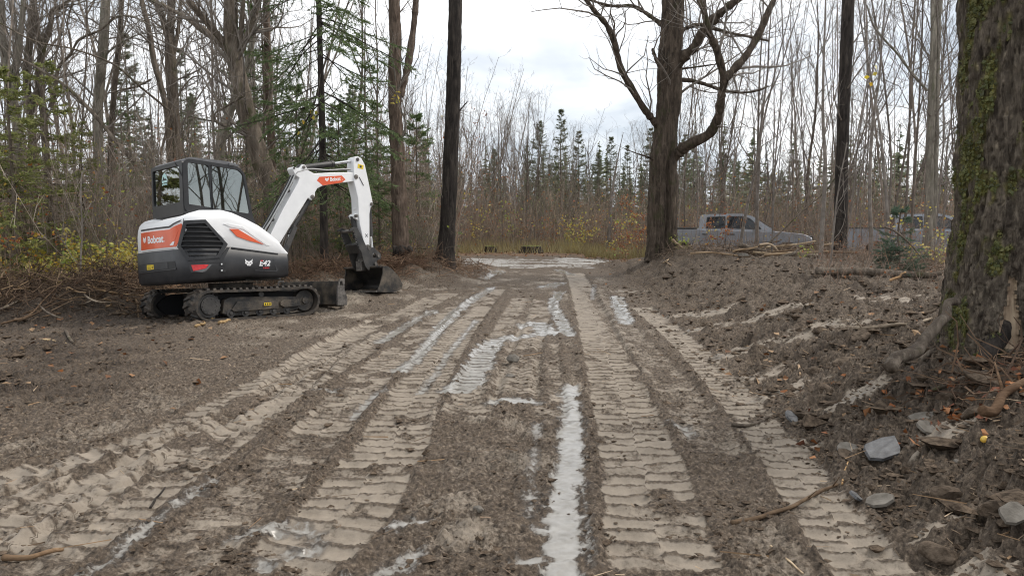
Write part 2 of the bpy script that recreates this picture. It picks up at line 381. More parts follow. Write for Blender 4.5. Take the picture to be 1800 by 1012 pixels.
def polyd(x, y, P, n=40):
    """distance across, distance along, for a smooth line through P"""
    P = spline(P, n); s = np.r_[0, np.cumsum(np.hypot(*np.diff(P, axis=0).T))]
    D = np.full(x.shape, 1e9); SS = np.zeros(x.shape); SG = np.zeros(x.shape)
    for i in range(n - 1):
        a, b = P[i], P[i + 1]; ab = b - a; l2 = ab @ ab
        t = ((x - a[0]) * ab[0] + (y - a[1]) * ab[1]) / l2; tcl = np.clip(t, 0, 1)
        dx = x - a[0] - ab[0] * tcl; dy = y - a[1] - ab[1] * tcl; d = dx * dx + dy * dy
        m = d < D; D = np.where(m, d, D); SS = np.where(m, s[i] + tcl * math.sqrt(l2), SS); SG = np.where(m, np.sign(dx * ab[1] - dy * ab[0]), SG)
    return np.sqrt(D) * SG, SS, s[-1]
TRACKS = [  # pixels of the photograph followed on the ground, width m, strength, rib period
    ([(1180, 1030), (1165, 1000), (1150, 900), (1122, 790), (1090, 690), (1062, 610), (1040, 550), (1022, 505), (1010, 478)], .52, 1., .165, .0),
    ([(1640, 1060), (1520, 940), (1422, 822), (1335, 722), (1270, 650), (1215, 595), (1165, 555), (1125, 525)], .36, 1., .15, .12),
    ([(430, 1030), (540, 960), (600, 905), (645, 840), (694, 770), (718, 715), (748, 662), (781, 611), (812, 571), (845, 533), (872, 505)], .50, 1., .165, .0),
    ([(-60, 1040), (60, 975), (134, 935), (250, 862), (357, 790), (447, 725), (514, 670), (581, 612), (660, 570), (735, 540), (800, 512)], .46, .9, .16, .0),
    ([(-120, 880), (0, 848), (67, 828), (179, 801), (286, 766), (420, 700), (520, 642), (600, 596), (680, 558)], .42, 1., .16, .0),
    ([(-160, 985), (0, 905), (89, 862), (200, 832), (300, 800)], .5, 1., .17, .0),
    ([(968, 740), (965, 680), (962, 630), (962, 585)], .26, .8, .16, .0),
    ([(-100, 1010), (60, 905), (230, 822), (400, 742), (520, 680), (620, 622), (690, 580)], .44, .9, .16, .0),
    ([(230, 1060), (360, 945), (470, 848), (560, 765), (620, 708)], .42, .7, .16, .0),
    ([(540, 775), (600, 715), (660, 655), (712, 612), (762, 570), (812, 535)], .44, .9, .155, .0),
    ([(815, 735), (845, 670), (872, 615), (898, 565), (920, 520)], .42, .85, .16, .0),
    ([(1270, 800), (1215, 710), (1160, 640), (1110, 585), (1072, 540), (1047, 505)], .40, .7, .16, .05),
    ([(905, 700), (915, 640), (930, 590), (945, 555), (955, 525)], .42, .85, .15, .0),
]
SLICK = [  # wet pale clay: line, half width m
    ([(1002, 680), (1004, 740), (1003, 800), (994, 860), (990, 930), (986, 1030)], .085, 1.), ([(1022, 800), (1028, 880), (1040, 1000)], .022, .7),
    ([(864, 505), (842, 519), (806, 542), (775, 572), (738, 622), (700, 652)], .085, 1.), ([(838, 560), (800, 605), (765, 655), (738, 690)], .04, .9),
    ([(985, 512), (973, 532), (980, 552), (992, 575), (1000, 588)], .10, 1.), ([(925, 570), (945, 566), (962, 584)], .17, 1.),
    ([(925, 588), (880, 594), (857, 612), (842, 640), (825, 668), (800, 684)], .15, 1.), ([(762, 546), (715, 572), (668, 600)], .09, .9),
    ([(673, 684), (650, 704), (620, 728)], .045, 1.), ([(865, 708), (905, 702), (940, 707)], .10, .8), ([(1084, 522), (1092, 545), (1099, 566)], .13, 1.),
    ([(372, 848), (320, 880), (262, 925), (170, 1000), (100, 1030)], .06, .56), ([(420, 938), (520, 925), (560, 950), (470, 985)], .09, .58), ([(680, 925), (745, 912)], .05, .7),
    ([(740, 965), (690, 1000), (600, 1020)], .06, .56), ([(1180, 742), (1205, 752), (1218, 768)], .05, .6), ([(958, 505), (985, 497)], .2, .7), ([(945, 745), (935, 830), (930, 900)], .05, .55),
    ([(850, 492), (885, 480)], .12, .8), ([(980, 474), (1004, 482)], .16, .8), ([(560, 690), (590, 685)], .05, .8), ([(1045, 500), (1040, 522)], .06, .6), ([(940, 925), (1000, 935)], .035, .9), ([(910, 985), (985, 975)], .03, .9),
]
PATCH = [  # pale scraped clay on the bank: pixel, z, rx, ry
    (1390, 615, .42, .75, .22), (1340, 600, .38, .5, .16), (1450, 542, .55, .9, .4), (1290, 578, .33, .7, .3), (1590, 512, .6, .9, .5), (1230, 545, .3, .6, .3), (1200, 520, .35, .7, .3), (1350, 510, .6, .8, .4),
    (1660, 690, .5, .35, .25), (1700, 850, .5, .3, .2), (1640, 800, .45, .2, .12), (1100, 500, .15, .6, .5), (1255, 500, .55, .7, .4), (1710, 950, .5, .22, .15), (1400, 700, .35, .35, .14), (1500, 640, .45, .4, .2)]
def ground_fields(X, Y, full=False):
    Z = terrain(X, Y); n1 = fbm(X * 1.1, Y * 1.1, 21, 3); n2 = fbm(X * 4, Y * 4, 31, 3)
    onbank = sst(-.1, .5, X - np.interp(Y, _fy, _fx))
    road = sst(.25, -.35, X - np.interp(Y, _fy, _fx)) * sst(-7.5, -4.5, X + .25 * (Y - 12) * (Y < 12)) * sst(25, 21, Y)
    clay = .13 + .25 * road + .26 * n1 + .10 * n2; press = np.zeros_like(X); ribs = np.zeros_like(X); wet = np.zeros_like(X); TA = np.zeros((len(X), 3))
    for k, (pts, w, st, per, zt) in enumerate(TRACKS):
        P = np.array(px2(pts, zt)); x0, y0 = P.min(0) - .6; x1, y1 = P.max(0) + .6
        m = (X > x0) & (X < x1) & (Y > y0) & (Y < y1)
        d, s, Ltot = polyd(X[m], Y[m], P, 48)
        d = d + .03 * perlin(s * 2.2, s * 0 + k, 60 + k)
        inb = sst(w * .5 + .05, w * .5 - .015, np.abs(d)) * sst(0, .3, s) * sst(0, .3, Ltot - s) * st
        brk = sst(-.85, -.25, n1[m] * .75 + n2[m] * .45) if k not in (0, 1) else sst(-1.1, -.5, n1[m] + n2[m] * .3)
        inb = inb * brk
        sj = s / per + .06 * perlin(s * 2.5, d * 2, 91)
        ph = (sj + np.where(d > 0, .5, 0)) % 1.
        rib = sst(.18, .52, ph) * sst(.84, .54, ph) * (.6 + .4 * sst(-.5, .35, perlin(s * 4, d * 5, 92 + k))) * sst(13, 8, Y[m])
        better = inb > TA[m][:, 2]; tmp = TA[m]; tmp[better] = np.stack([sj, d / w, inb], 1)[better]; TA[m] = tmp
        mid = np.exp(-(d / .02) ** 2) * .35
        rib = np.maximum(rib, mid) * inb
        berm = np.exp(-((np.abs(d) - w * .5 - .06) / .05) ** 2) * st * brk * (.6 + .5 * n2[m])
        press[m] = np.maximum(press[m], inb); ribs[m] = np.where(inb > .3, rib, ribs[m]); Z[m] += berm * .028 - inb * .030
        clay[m] = np.where(inb > .15, np.maximum(clay[m] * (1 - inb), inb * (.66 + .25 * n2[m])), clay[m] - .3 * berm)
    Z += ribs * .036
    for pts, hw, st in SLICK:
        P = np.array(px2(pts)); x0, y0 = P.min(0) - .5; x1, y1 = P.max(0) + .5
        m = (X > x0) & (X < x1) & (Y > y0) & (Y < y1)
        d, s, Lt = polyd(X[m], Y[m], P, 30)
        e = hw * (1 + .45 * perlin(s * 3.1, s * 0, 7) + .35 * perlin(X[m] * 9, Y[m] * 9, 8)) - np.abs(d) + .03 * perlin(X[m] * 26, Y[m] * 12, 9)
        e = np.minimum(e, np.minimum(s, Lt - s) + hw)
        wv = st * np.clip(.5 + e / .09, 0, 1.15) - .16 * sst(.1, -.5, n2[m] + .5 * perlin(X[m] * 14, Y[m] * 14, 19))
        wet[m] = np.maximum(wet[m], wv)
    pch = np.zeros_like(X)
    for px, py, z0, rx, ry in PATCH:
        c = on(px, py, z0); a = .35
        dx, dy = X - c[0], Y - c[1]; u = dx * math.cos(a) + dy * math.sin(a); v = -dx * math.sin(a) + dy * math.cos(a)
        q = 1 - np.sqrt((u / rx) ** 2 + (v / ry) ** 2) + .5 * n2 + .3 * n1 + .75 * perlin(u * 1.6 + rx, v * 13, 23)
        pch = np.maximum(pch, .62 * sst(0, .8, q))
        wet = np.maximum(wet, .36 * sst(.75, 1.3, q))
    # gravelled turn-out at the far end, and the strip of dead leaves behind it
    q = np.minimum(np.minimum(Y - 24.3 - .9 * n1 + .25 * X * (X < 0), 30.2 - Y + .4 * n1), np.minimum(X + 2.1 + .4 * n1 + (Y - 24) * .0, 3.4 - X + .3 * n1 + (Y - 24) * .12))
    grav = sst(0, .5, q) * np.clip(.62 + .9 * perlin(X * .5, Y * 2.2, 29) + .4 * n2, 0, 1)
    off = np.maximum(sst(30, 30.8, Y + .4 * n1), np.maximum(sst(5.5, 7.5, X - .15 * Y + .4 * n1) * sst(9, 12, Y), sst(-1.5, -3., X + .33 * (Y - 12) * (Y > 12) + 3.2 + .5 * n1) * sst(12.2, 14.5, Y + .5 * n1)))
    off = np.maximum(off, sst(-8, -9, X) * sst(11.5, 13, Y)); off = np.maximum(off, sst(24, 26, Y + n1) * sst(3.4, 4.2, X)); off = np.maximum(off, sst(24, 26, Y + n1) * sst(-1.8, -2.6, X))
    litter = np.clip(off * (.75 + .5 * n2), 0, 1) * (1 - grav)
    dark = sst(-3.0, -5.6, X + .2 * (Y - 10)) * sst(4.8, 7.2, Y) * (.62 + .4 * n1) * (1 - off) + .5 * gauss_line(X, Y, [(-15, 11.2), (-9.5, 11.7), (-7.6, 12.6)], 1.2) + .55 * onbank * (.55 + .6 * n1)
    clay = np.maximum(clay * (1 - .8 * np.clip(dark, 0, 1)), pch) * (1 - off); dark = dark * (1 - pch); wet = wet * (1 - off)
    # loose, cloddy relief everywhere that is not pressed smooth
    wets = sst(.35, .6, wet); smooth = np.clip(np.maximum(np.maximum(np.maximum(press - ribs * .12, wets * .9), grav), pch * 1.35), 0, 1)
    a = (1 - .97 * smooth) * sst(70, 30, Y); rough = .6 + .5 * sst(0, 1, dark) + .6 * onbank + .2 * n1
    b1 = perlin(X * 2.6, Y * 2.6, 41); b2 = np.abs(perlin(X * 6, Y * 6, 42)); b3 = np.abs(perlin(X * 13, Y * 13, 43)); b4 = np.abs(perlin(X * 27, Y * 27, 44)); b5 = perlin(X * 55, Y * 55, 45)
    nearf = sst(16, 6, Y)
    Z += a * rough * (.034 * b1 + .075 * (b2 - .3) + .062 * (b3 - .3) + (.046 * (b4 - .3) + .018 * b5) * (.35 + .65 * nearf))
    Z += .06 * onbank * a * perlin(X * 1.1 + 7, Y * .8, 46) + .11 * onbank * a * (np.abs(perlin(X * .9 + Y * .9, Y * 2.6 - X * 2.2, 47)) - .3) + .05 * onbank * a * perlin(X * 2.2 + Y * 2, Y * 5 - X * 4.4, 48)
    bb = onbank + .8 * np.clip(gauss_line(X, Y, [(-15, 11.6), (-9.5, 12), (-7.8, 12.9)], 1.3), 0, 1)
    Z += bb * a * (.11 * (np.abs(perlin(X * 2.1 + 3, Y * 2.3, 51)) - .3) + .075 * (np.abs(perlin(X * 4.2, Y * 4.4 + 5, 52)) - .3))
    Z += .006 * press * b4 + .004 * press * b5 + .004 * smooth * b3
    Z -= wets * .012
    if full: return Z, np.clip(clay, 0, 1), np.clip(wet, 0, 1.2), np.clip(dark, 0, 1), grav, litter, TA
    return Z, np.clip(clay, 0, 1), np.clip(wet, 0, 1), np.clip(dark, 0, 1), grav, litter
ys = [-25, -12, -6, -2, 0, .7, 1.2, 1.6]; y = 1.8
while y < 36: ys.append(y); y *= 1.0034 if y < 9 else 1.0048
f = 1.0046
while y < 300: ys.append(y); f = min(1.09, 1 + (f - 1) * 1.12); y *= f
ys = np.array(ys); us = np.r_[-4, -3, -2, -1.5, -1.2, -1.08, np.linspace(-1, 1, 640), 1.08, 1.2, 1.5, 2, 3, 4]
hw = .8 * np.maximum(ys, 1) + 1.5
GX = us[None] * hw[:, None]; GY = np.repeat(ys[:, None], len(us), 1)
GZ, cl, we, da, gr, li, ta = ground_fields(GX.ravel(), GY.ravel(), True)
nr, nc = GX.shape; i = np.arange(nr - 1)[:, None] * nc; j = np.arange(nc - 1)[None]
gq = np.stack([i + j, i + j + 1, i + nc + j + 1, i + nc + j], -1).reshape(-1, 4)
def groundmat():
    m, n, p = newmat('muddy_ground'); l = n.links.new; N = n.nodes.new
    t = N('ShaderNodeTexCoord')
    def noise(sc, det=6, ro=.6, st=(1, 1, 1)):
        mp = N('ShaderNodeMapping'); mp.inputs['Scale'].default_value = st; l(t.outputs['Object'], mp.inputs[0])
        z = N('ShaderNodeTexNoise'); z.inputs['Scale'].default_value = sc; z.inputs['Detail'].default_value = det; z.inputs['Roughness'].default_value = ro; l(mp.outputs[0], z.inputs['Vector']); return z.outputs[0]
    def ramp(f, *st):
        r = N('ShaderNodeValToRGB'); e = r.color_ramp.elements
        while len(e) < len(st): e.new(.5)
        for k, (pos, c) in zip(e, st): k.position = pos; k.color = (*c, 1)
        l(f, r.inputs[0]); return r.outputs[0]
    def math_(op, a, b, clamp=False):
        q = N('ShaderNodeMath'); q.operation = op; q.use_clamp = clamp
        for k, v in enumerate((a, b)):
            if isinstance(v, (int, float)): q.inputs[k].default_value = v
            else: l(v, q.inputs[k])
        return q.outputs[0]
    def mix(f, a, b):
        q = N('ShaderNodeMixRGB'); l(f, q.inputs[0]); l(a, q.inputs[1]); l(b, q.inputs[2]); return q.outputs[0]
    az = N('ShaderNodeAttribute'); az.attribute_name = 'zone'; sp = N('ShaderNodeSeparateColor'); l(az.outputs['Color'], sp.inputs[0])
    al = N('ShaderNodeAttribute'); al.attribute_name = 'litter'
    fine = noise(38, 8, .68); mid = noise(9, 6); tiny = noise(160, 4, .7)
    def mask(v, lo, hi, amp=.9, src=fine):
        q = math_('ADD', v, math_('MULTIPLY', math_('SUBTRACT', src, .5), amp)); r = N('ShaderNodeMapRange'); r.interpolation_type = 'SMOOTHSTEP'
        r.inputs['From Min'].default_value = lo; r.inputs['From Max'].default_value = hi; l(q, r.inputs[0]); return r.outputs[0]
    soil = ramp(fine, (.32, (.019, .0138, .0095)), (.45, (.074, .055, .039)), (.56, (.128, .097, .070)), (.70, (.27, .215, .16)))
    clay = ramp(mid, (.3, (.195, .160, .121)), (.7, (.31, .26, .202)))
    clay = mix(math_('MULTIPLY', tiny, .35), clay, ramp(tiny, (.4, (.16, .13, .1)), (.6, (.30, .26, .21))))
    slick = ramp(mid, (.3, (.21, .195, .17)), (.7, (.335, .318, .288)))
    org = ramp(fine, (.32, (.016, .0115, .008)), (.5, (.052, .038, .027)), (.7, (.15, .11, .077)))
    grav = ramp(noise(26, 7, .7, (1, .35, 1)), (.3, (.17, .155, .135)), (.6, (.40, .385, .36)))
    lit = ramp(noise(24, 5, .7), (.3, (.045, .027, .017)), (.5, (.125, .072, .04)), (.7, (.24, .16, .095)))
    at_ = N('ShaderNodeAttribute'); at_.attribute_name = 'track'; st_ = N('ShaderNodeSeparateColor'); l(at_.outputs['Color'], st_.inputs[0])
    tn_ = noise(14, 4, .6); tn2 = noise(60, 5, .7)
    col = math_('MULTIPLY', math_('GREATER_THAN', st_.outputs[1], math_('MULTIPLY', math_('SUBTRACT', tn_, .5), .12)), .5)
    ph = math_('FRACT', math_('ADD', math_('ADD', st_.outputs[0], col), math_('ADD', math_('MULTIPLY', math_('SUBTRACT', noise(2.5, 3), .5), .30), math_('MULTIPLY', math_('SUBTRACT', tn2, .5), .10))), 0.)
    def mr(v, lo, hi):
        r = N('ShaderNodeMapRange'); r.interpolation_type = 'SMOOTHSTEP'; r.inputs['From Min'].default_value = lo; r.inputs['From Max'].default_value = hi; l(v, r.inputs[0]); return r.outputs[0]
    rib = math_('MULTIPLY', math_('MULTIPLY', mr(ph, .38, .47), mr(ph, .66, .55)), mr(st_.outputs[2], .15, .5))
    rib = math_('MULTIPLY', rib, mr(noise(5, 4), .25, .45))
    streak = noise(30, 7, .72)
    mc = math_('MULTIPLY', mask(sp.outputs[0], .34, .66, 1.0, math_('ADD', math_('MULTIPLY', fine, .6), math_('MULTIPLY', streak, .4))), math_('SUBTRACT', 1., math_('MULTIPLY', rib, .92)))  # rib lines: bare soil tone, with their thin shadow put into the colour
    mw = math_('MULTIPLY', mask(sp.outputs[1], .34, .70, 1.5, streak), math_('SUBTRACT', 1., math_('MULTIPLY', rib, .8))); mo = mask(sp.outputs[2], .3, .75)
    md = math_('MULTIPLY', mask(sp.outputs[1], .08, .42, .5, streak), .62); ag = az.outputs['Alpha']
    c = mix(mo, soil, org); c = mix(mc, c, clay); c = mix(mask(ag, .4, .6, .6), c, grav); c = mix(mask(al.outputs['Fac'], .35, .65), c, lit); drk = N('ShaderNodeMixRGB'); drk.blend_type = 'MULTIPLY'; l(md, drk.inputs[0]); l(c, drk.inputs[1]); drk.inputs[2].default_value = (.38, .35, .32, 1); c = mix(mw, drk.outputs[0], slick)
    l(c, p.inputs['Base Color'])
    ro = math_('SUBTRACT', .90, math_('MAXIMUM', math_('MULTIPLY', mw, .80), math_('MULTIPLY', md, .55))); ro = math_('SUBTRACT', ro, math_('MULTIPLY', mc, .22)); ro = math_('ADD', ro, math_('MULTIPLY', math_('SUBTRACT', mid, .5), .15))
    l(ro, p.inputs['Roughness']); p.inputs['Specular IOR Level'].default_value = .42
    b = N('ShaderNodeBump'); b.inputs['Distance'].default_value = .012
    l(math_('SUBTRACT', .9, math_('MULTIPLY', math_('MAXIMUM', mw, math_('MULTIPLY', mc, .75)), .82)), b.inputs['Strength'])
    l(math_('ADD', math_('ADD', noise(70, 8, .7), math_('MULTIPLY', tiny, .3)), math_('MULTIPLY', rib, .7)), b.inputs['Height']); l(b.outputs[0], p.inputs['Normal'])
    return m
M['ground'] = groundmat()
gm = mesh_np('ground', np.stack([GX.ravel(), GY.ravel(), GZ], 1), [], gq, M['ground'], None, True)
a = gm.attributes.new('zone', 'FLOAT_COLOR', 'POINT'); a.data.foreach_set('color', np.stack([cl, we, da, gr], 1).astype(np.float32).ravel())
a = gm.attributes.new('track', 'FLOAT_COLOR', 'POINT'); a.data.foreach_set('color', np.c_[ta, np.ones(len(ta))].astype(np.float32).ravel())
a = gm.attributes.new('litter', 'FLOAT', 'POINT'); a.data.foreach_set('value', li.astype(np.float32))
tag(ob('ground', gm), 'churned brown muddy ground with pale clay track prints', None, None, 'structure')
def gz(x, y):
    """height of the built ground, loose relief included"""
    if y > 60: return tz(x, y)
    i = int(np.clip(np.searchsorted(ys, y) - 1, 0, len(ys) - 2)); f = (y - ys[i]) / (ys[i + 1] - ys[i])
    u = x / (hw[i] * (1 - f) + hw[i + 1] * f); g = GZ.reshape(nr, nc)
    return float(np.interp(u, us, g[i]) * (1 - f) + np.interp(u, us, g[i + 1]) * f)
# ---- loose soil clods, leaf litter and twigs lying on the ground (nobody could count them)
rng = np.random.default_rng(7)
def scatter(k, ymin, ymax, fx, accept):
    Y = ymin * (ymax / ymin) ** rng.random(k); X = (rng.random(k) * 2 - 1) * fx(Y)
    f_ = ground_fields(X, Y); m = accept(X, Y, *f_[1:]) > rng.random(k); return X[m], Y[m], f_[0][m]
ico = np.array([(.12, .08, .62), (.9, 0, .2), (.28, .85, .25), (-.73, .53, .2), (-.72, -.5, .25), (.27, -.86, .15), (.2, .1, -.6)])
icot = [(0, 1, 2), (0, 2, 3), (0, 3, 4), (0, 4, 5), (0, 5, 1), (6, 2, 1), (6, 3, 2), (6, 4, 3), (6, 5, 4), (6, 1, 5)]
X, Y, Z = scatter(95000, 2.2, 18, lambda y: .75 * y + .6, lambda X, Y, c, w, d, g, l: np.clip((1 - c * 1.25) * (1 - 1.2 * w), .05, 1) * .62 * sst(-.35, .35, fbm(X * 1.7, Y * 1.7, 301, 3)) + .20 * (X > 1.9) + .25 * d)
k = len(X); sz = np.exp(rng.normal(-4.75, .55, k)) * (1 + .3 * (X > 2) + .03 * Y); big = (rng.random(k) < .13) * ((X > 2.2) | (X < -5)); sz = np.minimum(sz, .045) * (1 + 1.8 * big)
V = ico[None] * (1 + .35 * rng.normal(size=(k, 7, 1))) * np.array([1, 1, .7]); an = rng.random(k) * 6.28
ca, sa = np.cos(an)[:, None], np.sin(an)[:, None]
V = np.stack([V[..., 0] * ca - V[..., 1] * sa, V[..., 0] * sa + V[..., 1] * ca, V[..., 2]], -1) * sz[:, None, None] + np.stack([X, Y, Z], 1)[:, None]
tn = np.repeat(.75 + .45 * rng.random(k), 7)[:, None] * np.array([[1, .97, .93]]); tn = np.c_[tn, np.ones(len(tn))]
mb = MB(); mb.add(V.reshape(-1, 3), (np.array(icot)[None] + (np.arange(k) * 7)[:, None, None]).reshape(-1, 3), None, tn)
tag(mb.build('soil_clod_scatter', M['clod']), 'crumbs and clods of loose brown soil over the mud', None, None, 'stuff')
def leafcol(k, kind='brown'):
    pal = {'brown': [(.20, .10, .05), (.13, .065, .035), (.28, .16, .085), (.22, .085, .03), (.33, .22, .13)], 'yellow': [(.62, .50, .08), (.55, .47, .14), (.66, .56, .22), (.48, .46, .12), (.60, .40, .06)],
           'orange': [(.50, .18, .04), (.42, .13, .05), (.55, .27, .08), (.36, .12, .06)], 'green': [(.10, .17, .05), (.13, .20, .06), (.075, .13, .045)], 'lime': [(.36, .42, .08), (.30, .40, .10), (.45, .47, .12)], 'rust': [(.34, .13, .05), (.28, .11, .05), (.40, .19, .09), (.24, .10, .06)],
           'cedar': [(.34, .36, .11), (.27, .30, .10), (.40, .40, .15), (.20, .23, .085)], 'fir': [(.145, .205, .080), (.11, .165, .066), (.19, .25, .095)], 'spruce': [(.10, .16, .10), (.13, .19, .13), (.08, .13, .08)], 'hazy_pine': [(.20, .225, .135), (.245, .26, .155), (.165, .19, .12)]}[kind]  # far conifers greyed and paled: distance haze put into the needle colour
    c = np.array(pal)[rng.integers(0, len(pal), k)] * (.8 + .4 * rng.random((k, 1))); return np.c_[c, np.ones(k)]
X, Y, Z = scatter(90000, 5, 45, lambda y: .75 * y + 1, lambda X, Y, c, w, d, g, l: l * .75 + .012 * (X > 2.2) + .02 * d)
mb = MB(); k = len(X); mb.leaves(np.stack([X, Y, Z + .02], 1), .05 + .05 * rng.random(k) + .001 * Y, rng, leafcol(k), flat=.75, aspect=.8)
tag(mb.build('leaf_litter', M['litter']), 'brown and rust fallen leaves over the wood floor', None, None, 'stuff')
X, Y, Z = scatter(9000, 2.6, 19, lambda y: .75 * y + .5, lambda X, Y, c, w, d, g, l: .05 + .35 * d + .28 * (X > 2.1) + .3 * l - .2 * w)
k = len(X); an = rng.random(k) * 6.28; ln = .04 + .22 * rng.random(k) ** 2; dx = np.cos(an) * ln; dy = np.sin(an) * ln
mb = MB(); c0 = np.stack([X, Y, Z + .012], 1); c1 = c0 + np.stack([dx, dy, (rng.random(k) - .35) * .35 * ln], 1); rr = .0018 + .004 * rng.random(k) ** 2
cc = np.array([(1.2, 1, .8), (2.2, 1.9, 1.5), (.7, .6, .5), (1.6, 1.2, .8)])[rng.integers(0, 4, k)]; mb.segs(c0, c1, rr, rr * .6, 3, np.c_[cc, np.ones(k)])
tag(mb.build('twig_scatter', M['twig']), 'broken twigs and root threads strewn over the mud', None, None, 'stuff')
# ------------------------------------------------------------------ excavator
EX = empty('excavator', tuple(EX_T)); EX.rotation_mode = 'XYZ'
EX.rotation_euler = Matrix(EX_M.tolist()).to_euler('XYZ')
tag(EX, 'white, orange and black tracked mini excavator parked at the left edge of the muddy clearing', 'excavator')
def rail_loop(r, n=20, xa=-.86, xb=.86, zc=.25, zf=.262):
    a = np.linspace(math.pi / 2, 1.5 * math.pi, n); b = np.linspace(-math.pi / 2, math.pi / 2, n)
    top = np.linspace(xb, xa, 16)[1:-1]; bot = np.linspace(xa, xb, 16)[1:-1]
    P = [(xa + r * math.cos(t), zc + r * math.sin(t)) for t in a] + [(x, zc - r) for x in bot] + [(xb + r * math.cos(t), zf + r * math.sin(t)) for t in b]
    P += [(x, zf + r + (zc - zf) * (xb - x) / (xb - xa) - .012 * math.sin(math.pi * (x - xa) / (xb - xa))) for x in top]
    return np.array(P)
def make_track(y0, y1, name_label=None):
    out_y, in_y = (y0, y1)
    mb = MB(); O = rail_loop(.245); I = rail_loop(.205); n = len(O)
    ya, yb = min(y0, y1), max(y0, y1)
    V = np.concatenate([np.c_[O[:, 0], np.full(n, ya), O[:, 1]], np.c_[O[:, 0], np.full(n, yb), O[:, 1]], np.c_[I[:, 0], np.full(n, yb), I[:, 1]], np.c_[I[:, 0], np.full(n, ya), I[:, 1]]])
    i = np.arange(n); i2 = (i + 1) % n
    Q = np.concatenate([np.stack([i + k * n, i2 + k * n, i2 + ((k + 1) % 4) * n, i + ((k + 1) % 4) * n], 1) for k in range(4)])
    mb.add(V, None, Q)
    # lugs: staggered chevron blocks round the loop
    Lp = np.r_[0, np.cumsum(np.hypot(*np.diff(np.vstack([O, O[:1]]), axis=0).T))]; tot = Lp[-1]; Oc = np.vstack([O, O[:1]])
    N = 46
    for k in range(N):
        for side in (0, 1):
            s = (k + .5 * side) / N * tot
            p = np.array([np.interp(s, Lp, Oc[:, 0]), np.interp(s, Lp, Oc[:, 1])]); q = np.array([np.interp((s + .02) % tot, Lp, Oc[:, 0]), np.interp((s + .02) % tot, Lp, Oc[:, 1])])
            t = q - p; t /= np.linalg.norm(t) + 1e-9; nn = np.array([t[1], -t[0]])
            if nn @ (p - np.array([0, .25])) < 0 and abs(p[0]) > .86: nn = -nn
            if abs(p[0]) <= .86: nn = np.array([0, 1. if p[1] > .25 else -1.])
            X3 = np.array([t[0], 0, t[1]]); Z3 = np.array([nn[0], 0, nn[1]]); Y3 = np.array([0, 1., 0])
            yc = ya + (yb - ya) * (.27 if side == 0 else .73); sk = .28 * (1 if side == 0 else -1)
            Xs = X3 * math.cos(sk) + Y3 * math.sin(sk); Ys = -X3 * math.sin(sk) + Y3 * math.cos(sk)
            mb.box(np.array([p[0], yc, p[1]]) + Z3 * .012, (.045, (yb - ya) * .49, .036), np.stack([Xs, Ys, Z3], 1), None, 0, .8)
    # guide rim ring on the outer edge
    tr = mb.build('track', M['rubber'], EX, True, 0, True)
    for p in tr.data.polygons: p.use_smooth = False
    sg = 1 if out_y > in_y else -1
    yo = out_y - sg * .03
    f = MB()
    f.plate([(-.64, .12), (-.60, .33), (-.50, .375), (.62, .345), (.72, .32), (.72, .12), (.5, .07), (-.5, .07)], [], XZ, yo - sg * .16, yo - sg * .05)
    f.build('track_frame', M['frame'], tr, bevel=.012)
    f = MB(); f.plate([(-.50, .17), (-.40, .30), (.33, .285), (.33, .15), (-.46, .135)], [], XZ, yo - sg * .05, yo - sg * .01); f.build('frame_guard', M['frame'], tr, bevel=.01)
    f = MB(); f.plate([(.36, .255), (.42, .295), (.72, .29), (.74, .17), (.45, .16), (.36, .20)], [], XZ, yo - sg * .05, yo + sg * .004); f.build('idler_cover', M['frame'], tr, bevel=.012)
    f = MB(); f.plate(rpoly([(-.75, .43), (.78, .43), (.96, .28), (.8, .08), (-.8, .07), (-.98, .25)], .1), [], XZ, yo - sg * .26, yo - sg * .2); f.build('inner_web', M['void'], tr)
    f = MB(); f.cyl((-.86, yo - sg * .2, .25), (-.86, yo - sg * .03, .25), .185, 36); f.cyl((-.86, yo - sg * .05, .25), (-.86, yo - sg * .005, .25), .14, 32)
    for k in range(10):
        a = k * math.pi / 5; f.cyl((-.86 + .115 * math.cos(a), yo - sg * .006, .25 + .115 * math.sin(a)), (-.86 + .115 * math.cos(a), yo + sg * .006, .25 + .115 * math.sin(a)), .012, 6)
    for k in range(17):
        a = k * 2 * math.pi / 17; f.box((-.86 + .19 * math.cos(a), yo - sg * .1, .25 + .19 * math.sin(a)), (.05, .07, .035), np.array([[math.cos(a), 0, -math.sin(a)], [0, 1, 0], [math.sin(a), 0, math.cos(a)]]))
    f.build('drive_sprocket', M['steel'], tr, bevel=.006)
    f = MB(); f.cyl((.86, yo - sg * .2, .262), (.86, yo - sg * .06, .262), .18, 32); f.cyl((.86, yo - sg * .07, .262), (.86, yo - sg * .03, .262), .06, 16); f.build('idler_wheel', M['frame'], tr, bevel=.01)
    for x in (-.5, -.25, 0, .25, .5):
        f = MB(); f.cyl((x, yo - sg * .2, .115), (x, yo - sg * .04, .115), .07, 16); f.cyl((x, yo - sg * .05, .115), (x, yo - sg * .02, .115), .03, 8); f.build('track_roller', M['steel'], tr, bevel=.006)
    f = MB(); f.cyl((.05, yo - sg * .2, .40), (.05, yo - sg * .06, .40), .05, 16); f.build('carrier_roller', M['steel'], tr, bevel=.006)
    if sg < 0:
        f = MB(); f.box((.115, yo + .012 * 0 - .012, .235), (.13, .003, .05)); f.build('warning_sticker', M['yellow'], tr)
        f = MB()
        for q in (-.04, 0, .04): f.box((.115 + q, yo - .0145, .235), (.022, .003, .03))
        f.build('sticker_print', M['ink'], tr)
    return tr
make_track(-1.0, -.60); make_track(1.0, .60)
f = MB(); f.box((0, 0, .34), (1.1, 1.24, .2)); f.box((0, 0, .44), (.8, .8, .1)); f.cyl((0, 0, .46), (0, 0, .60), .36, 40)
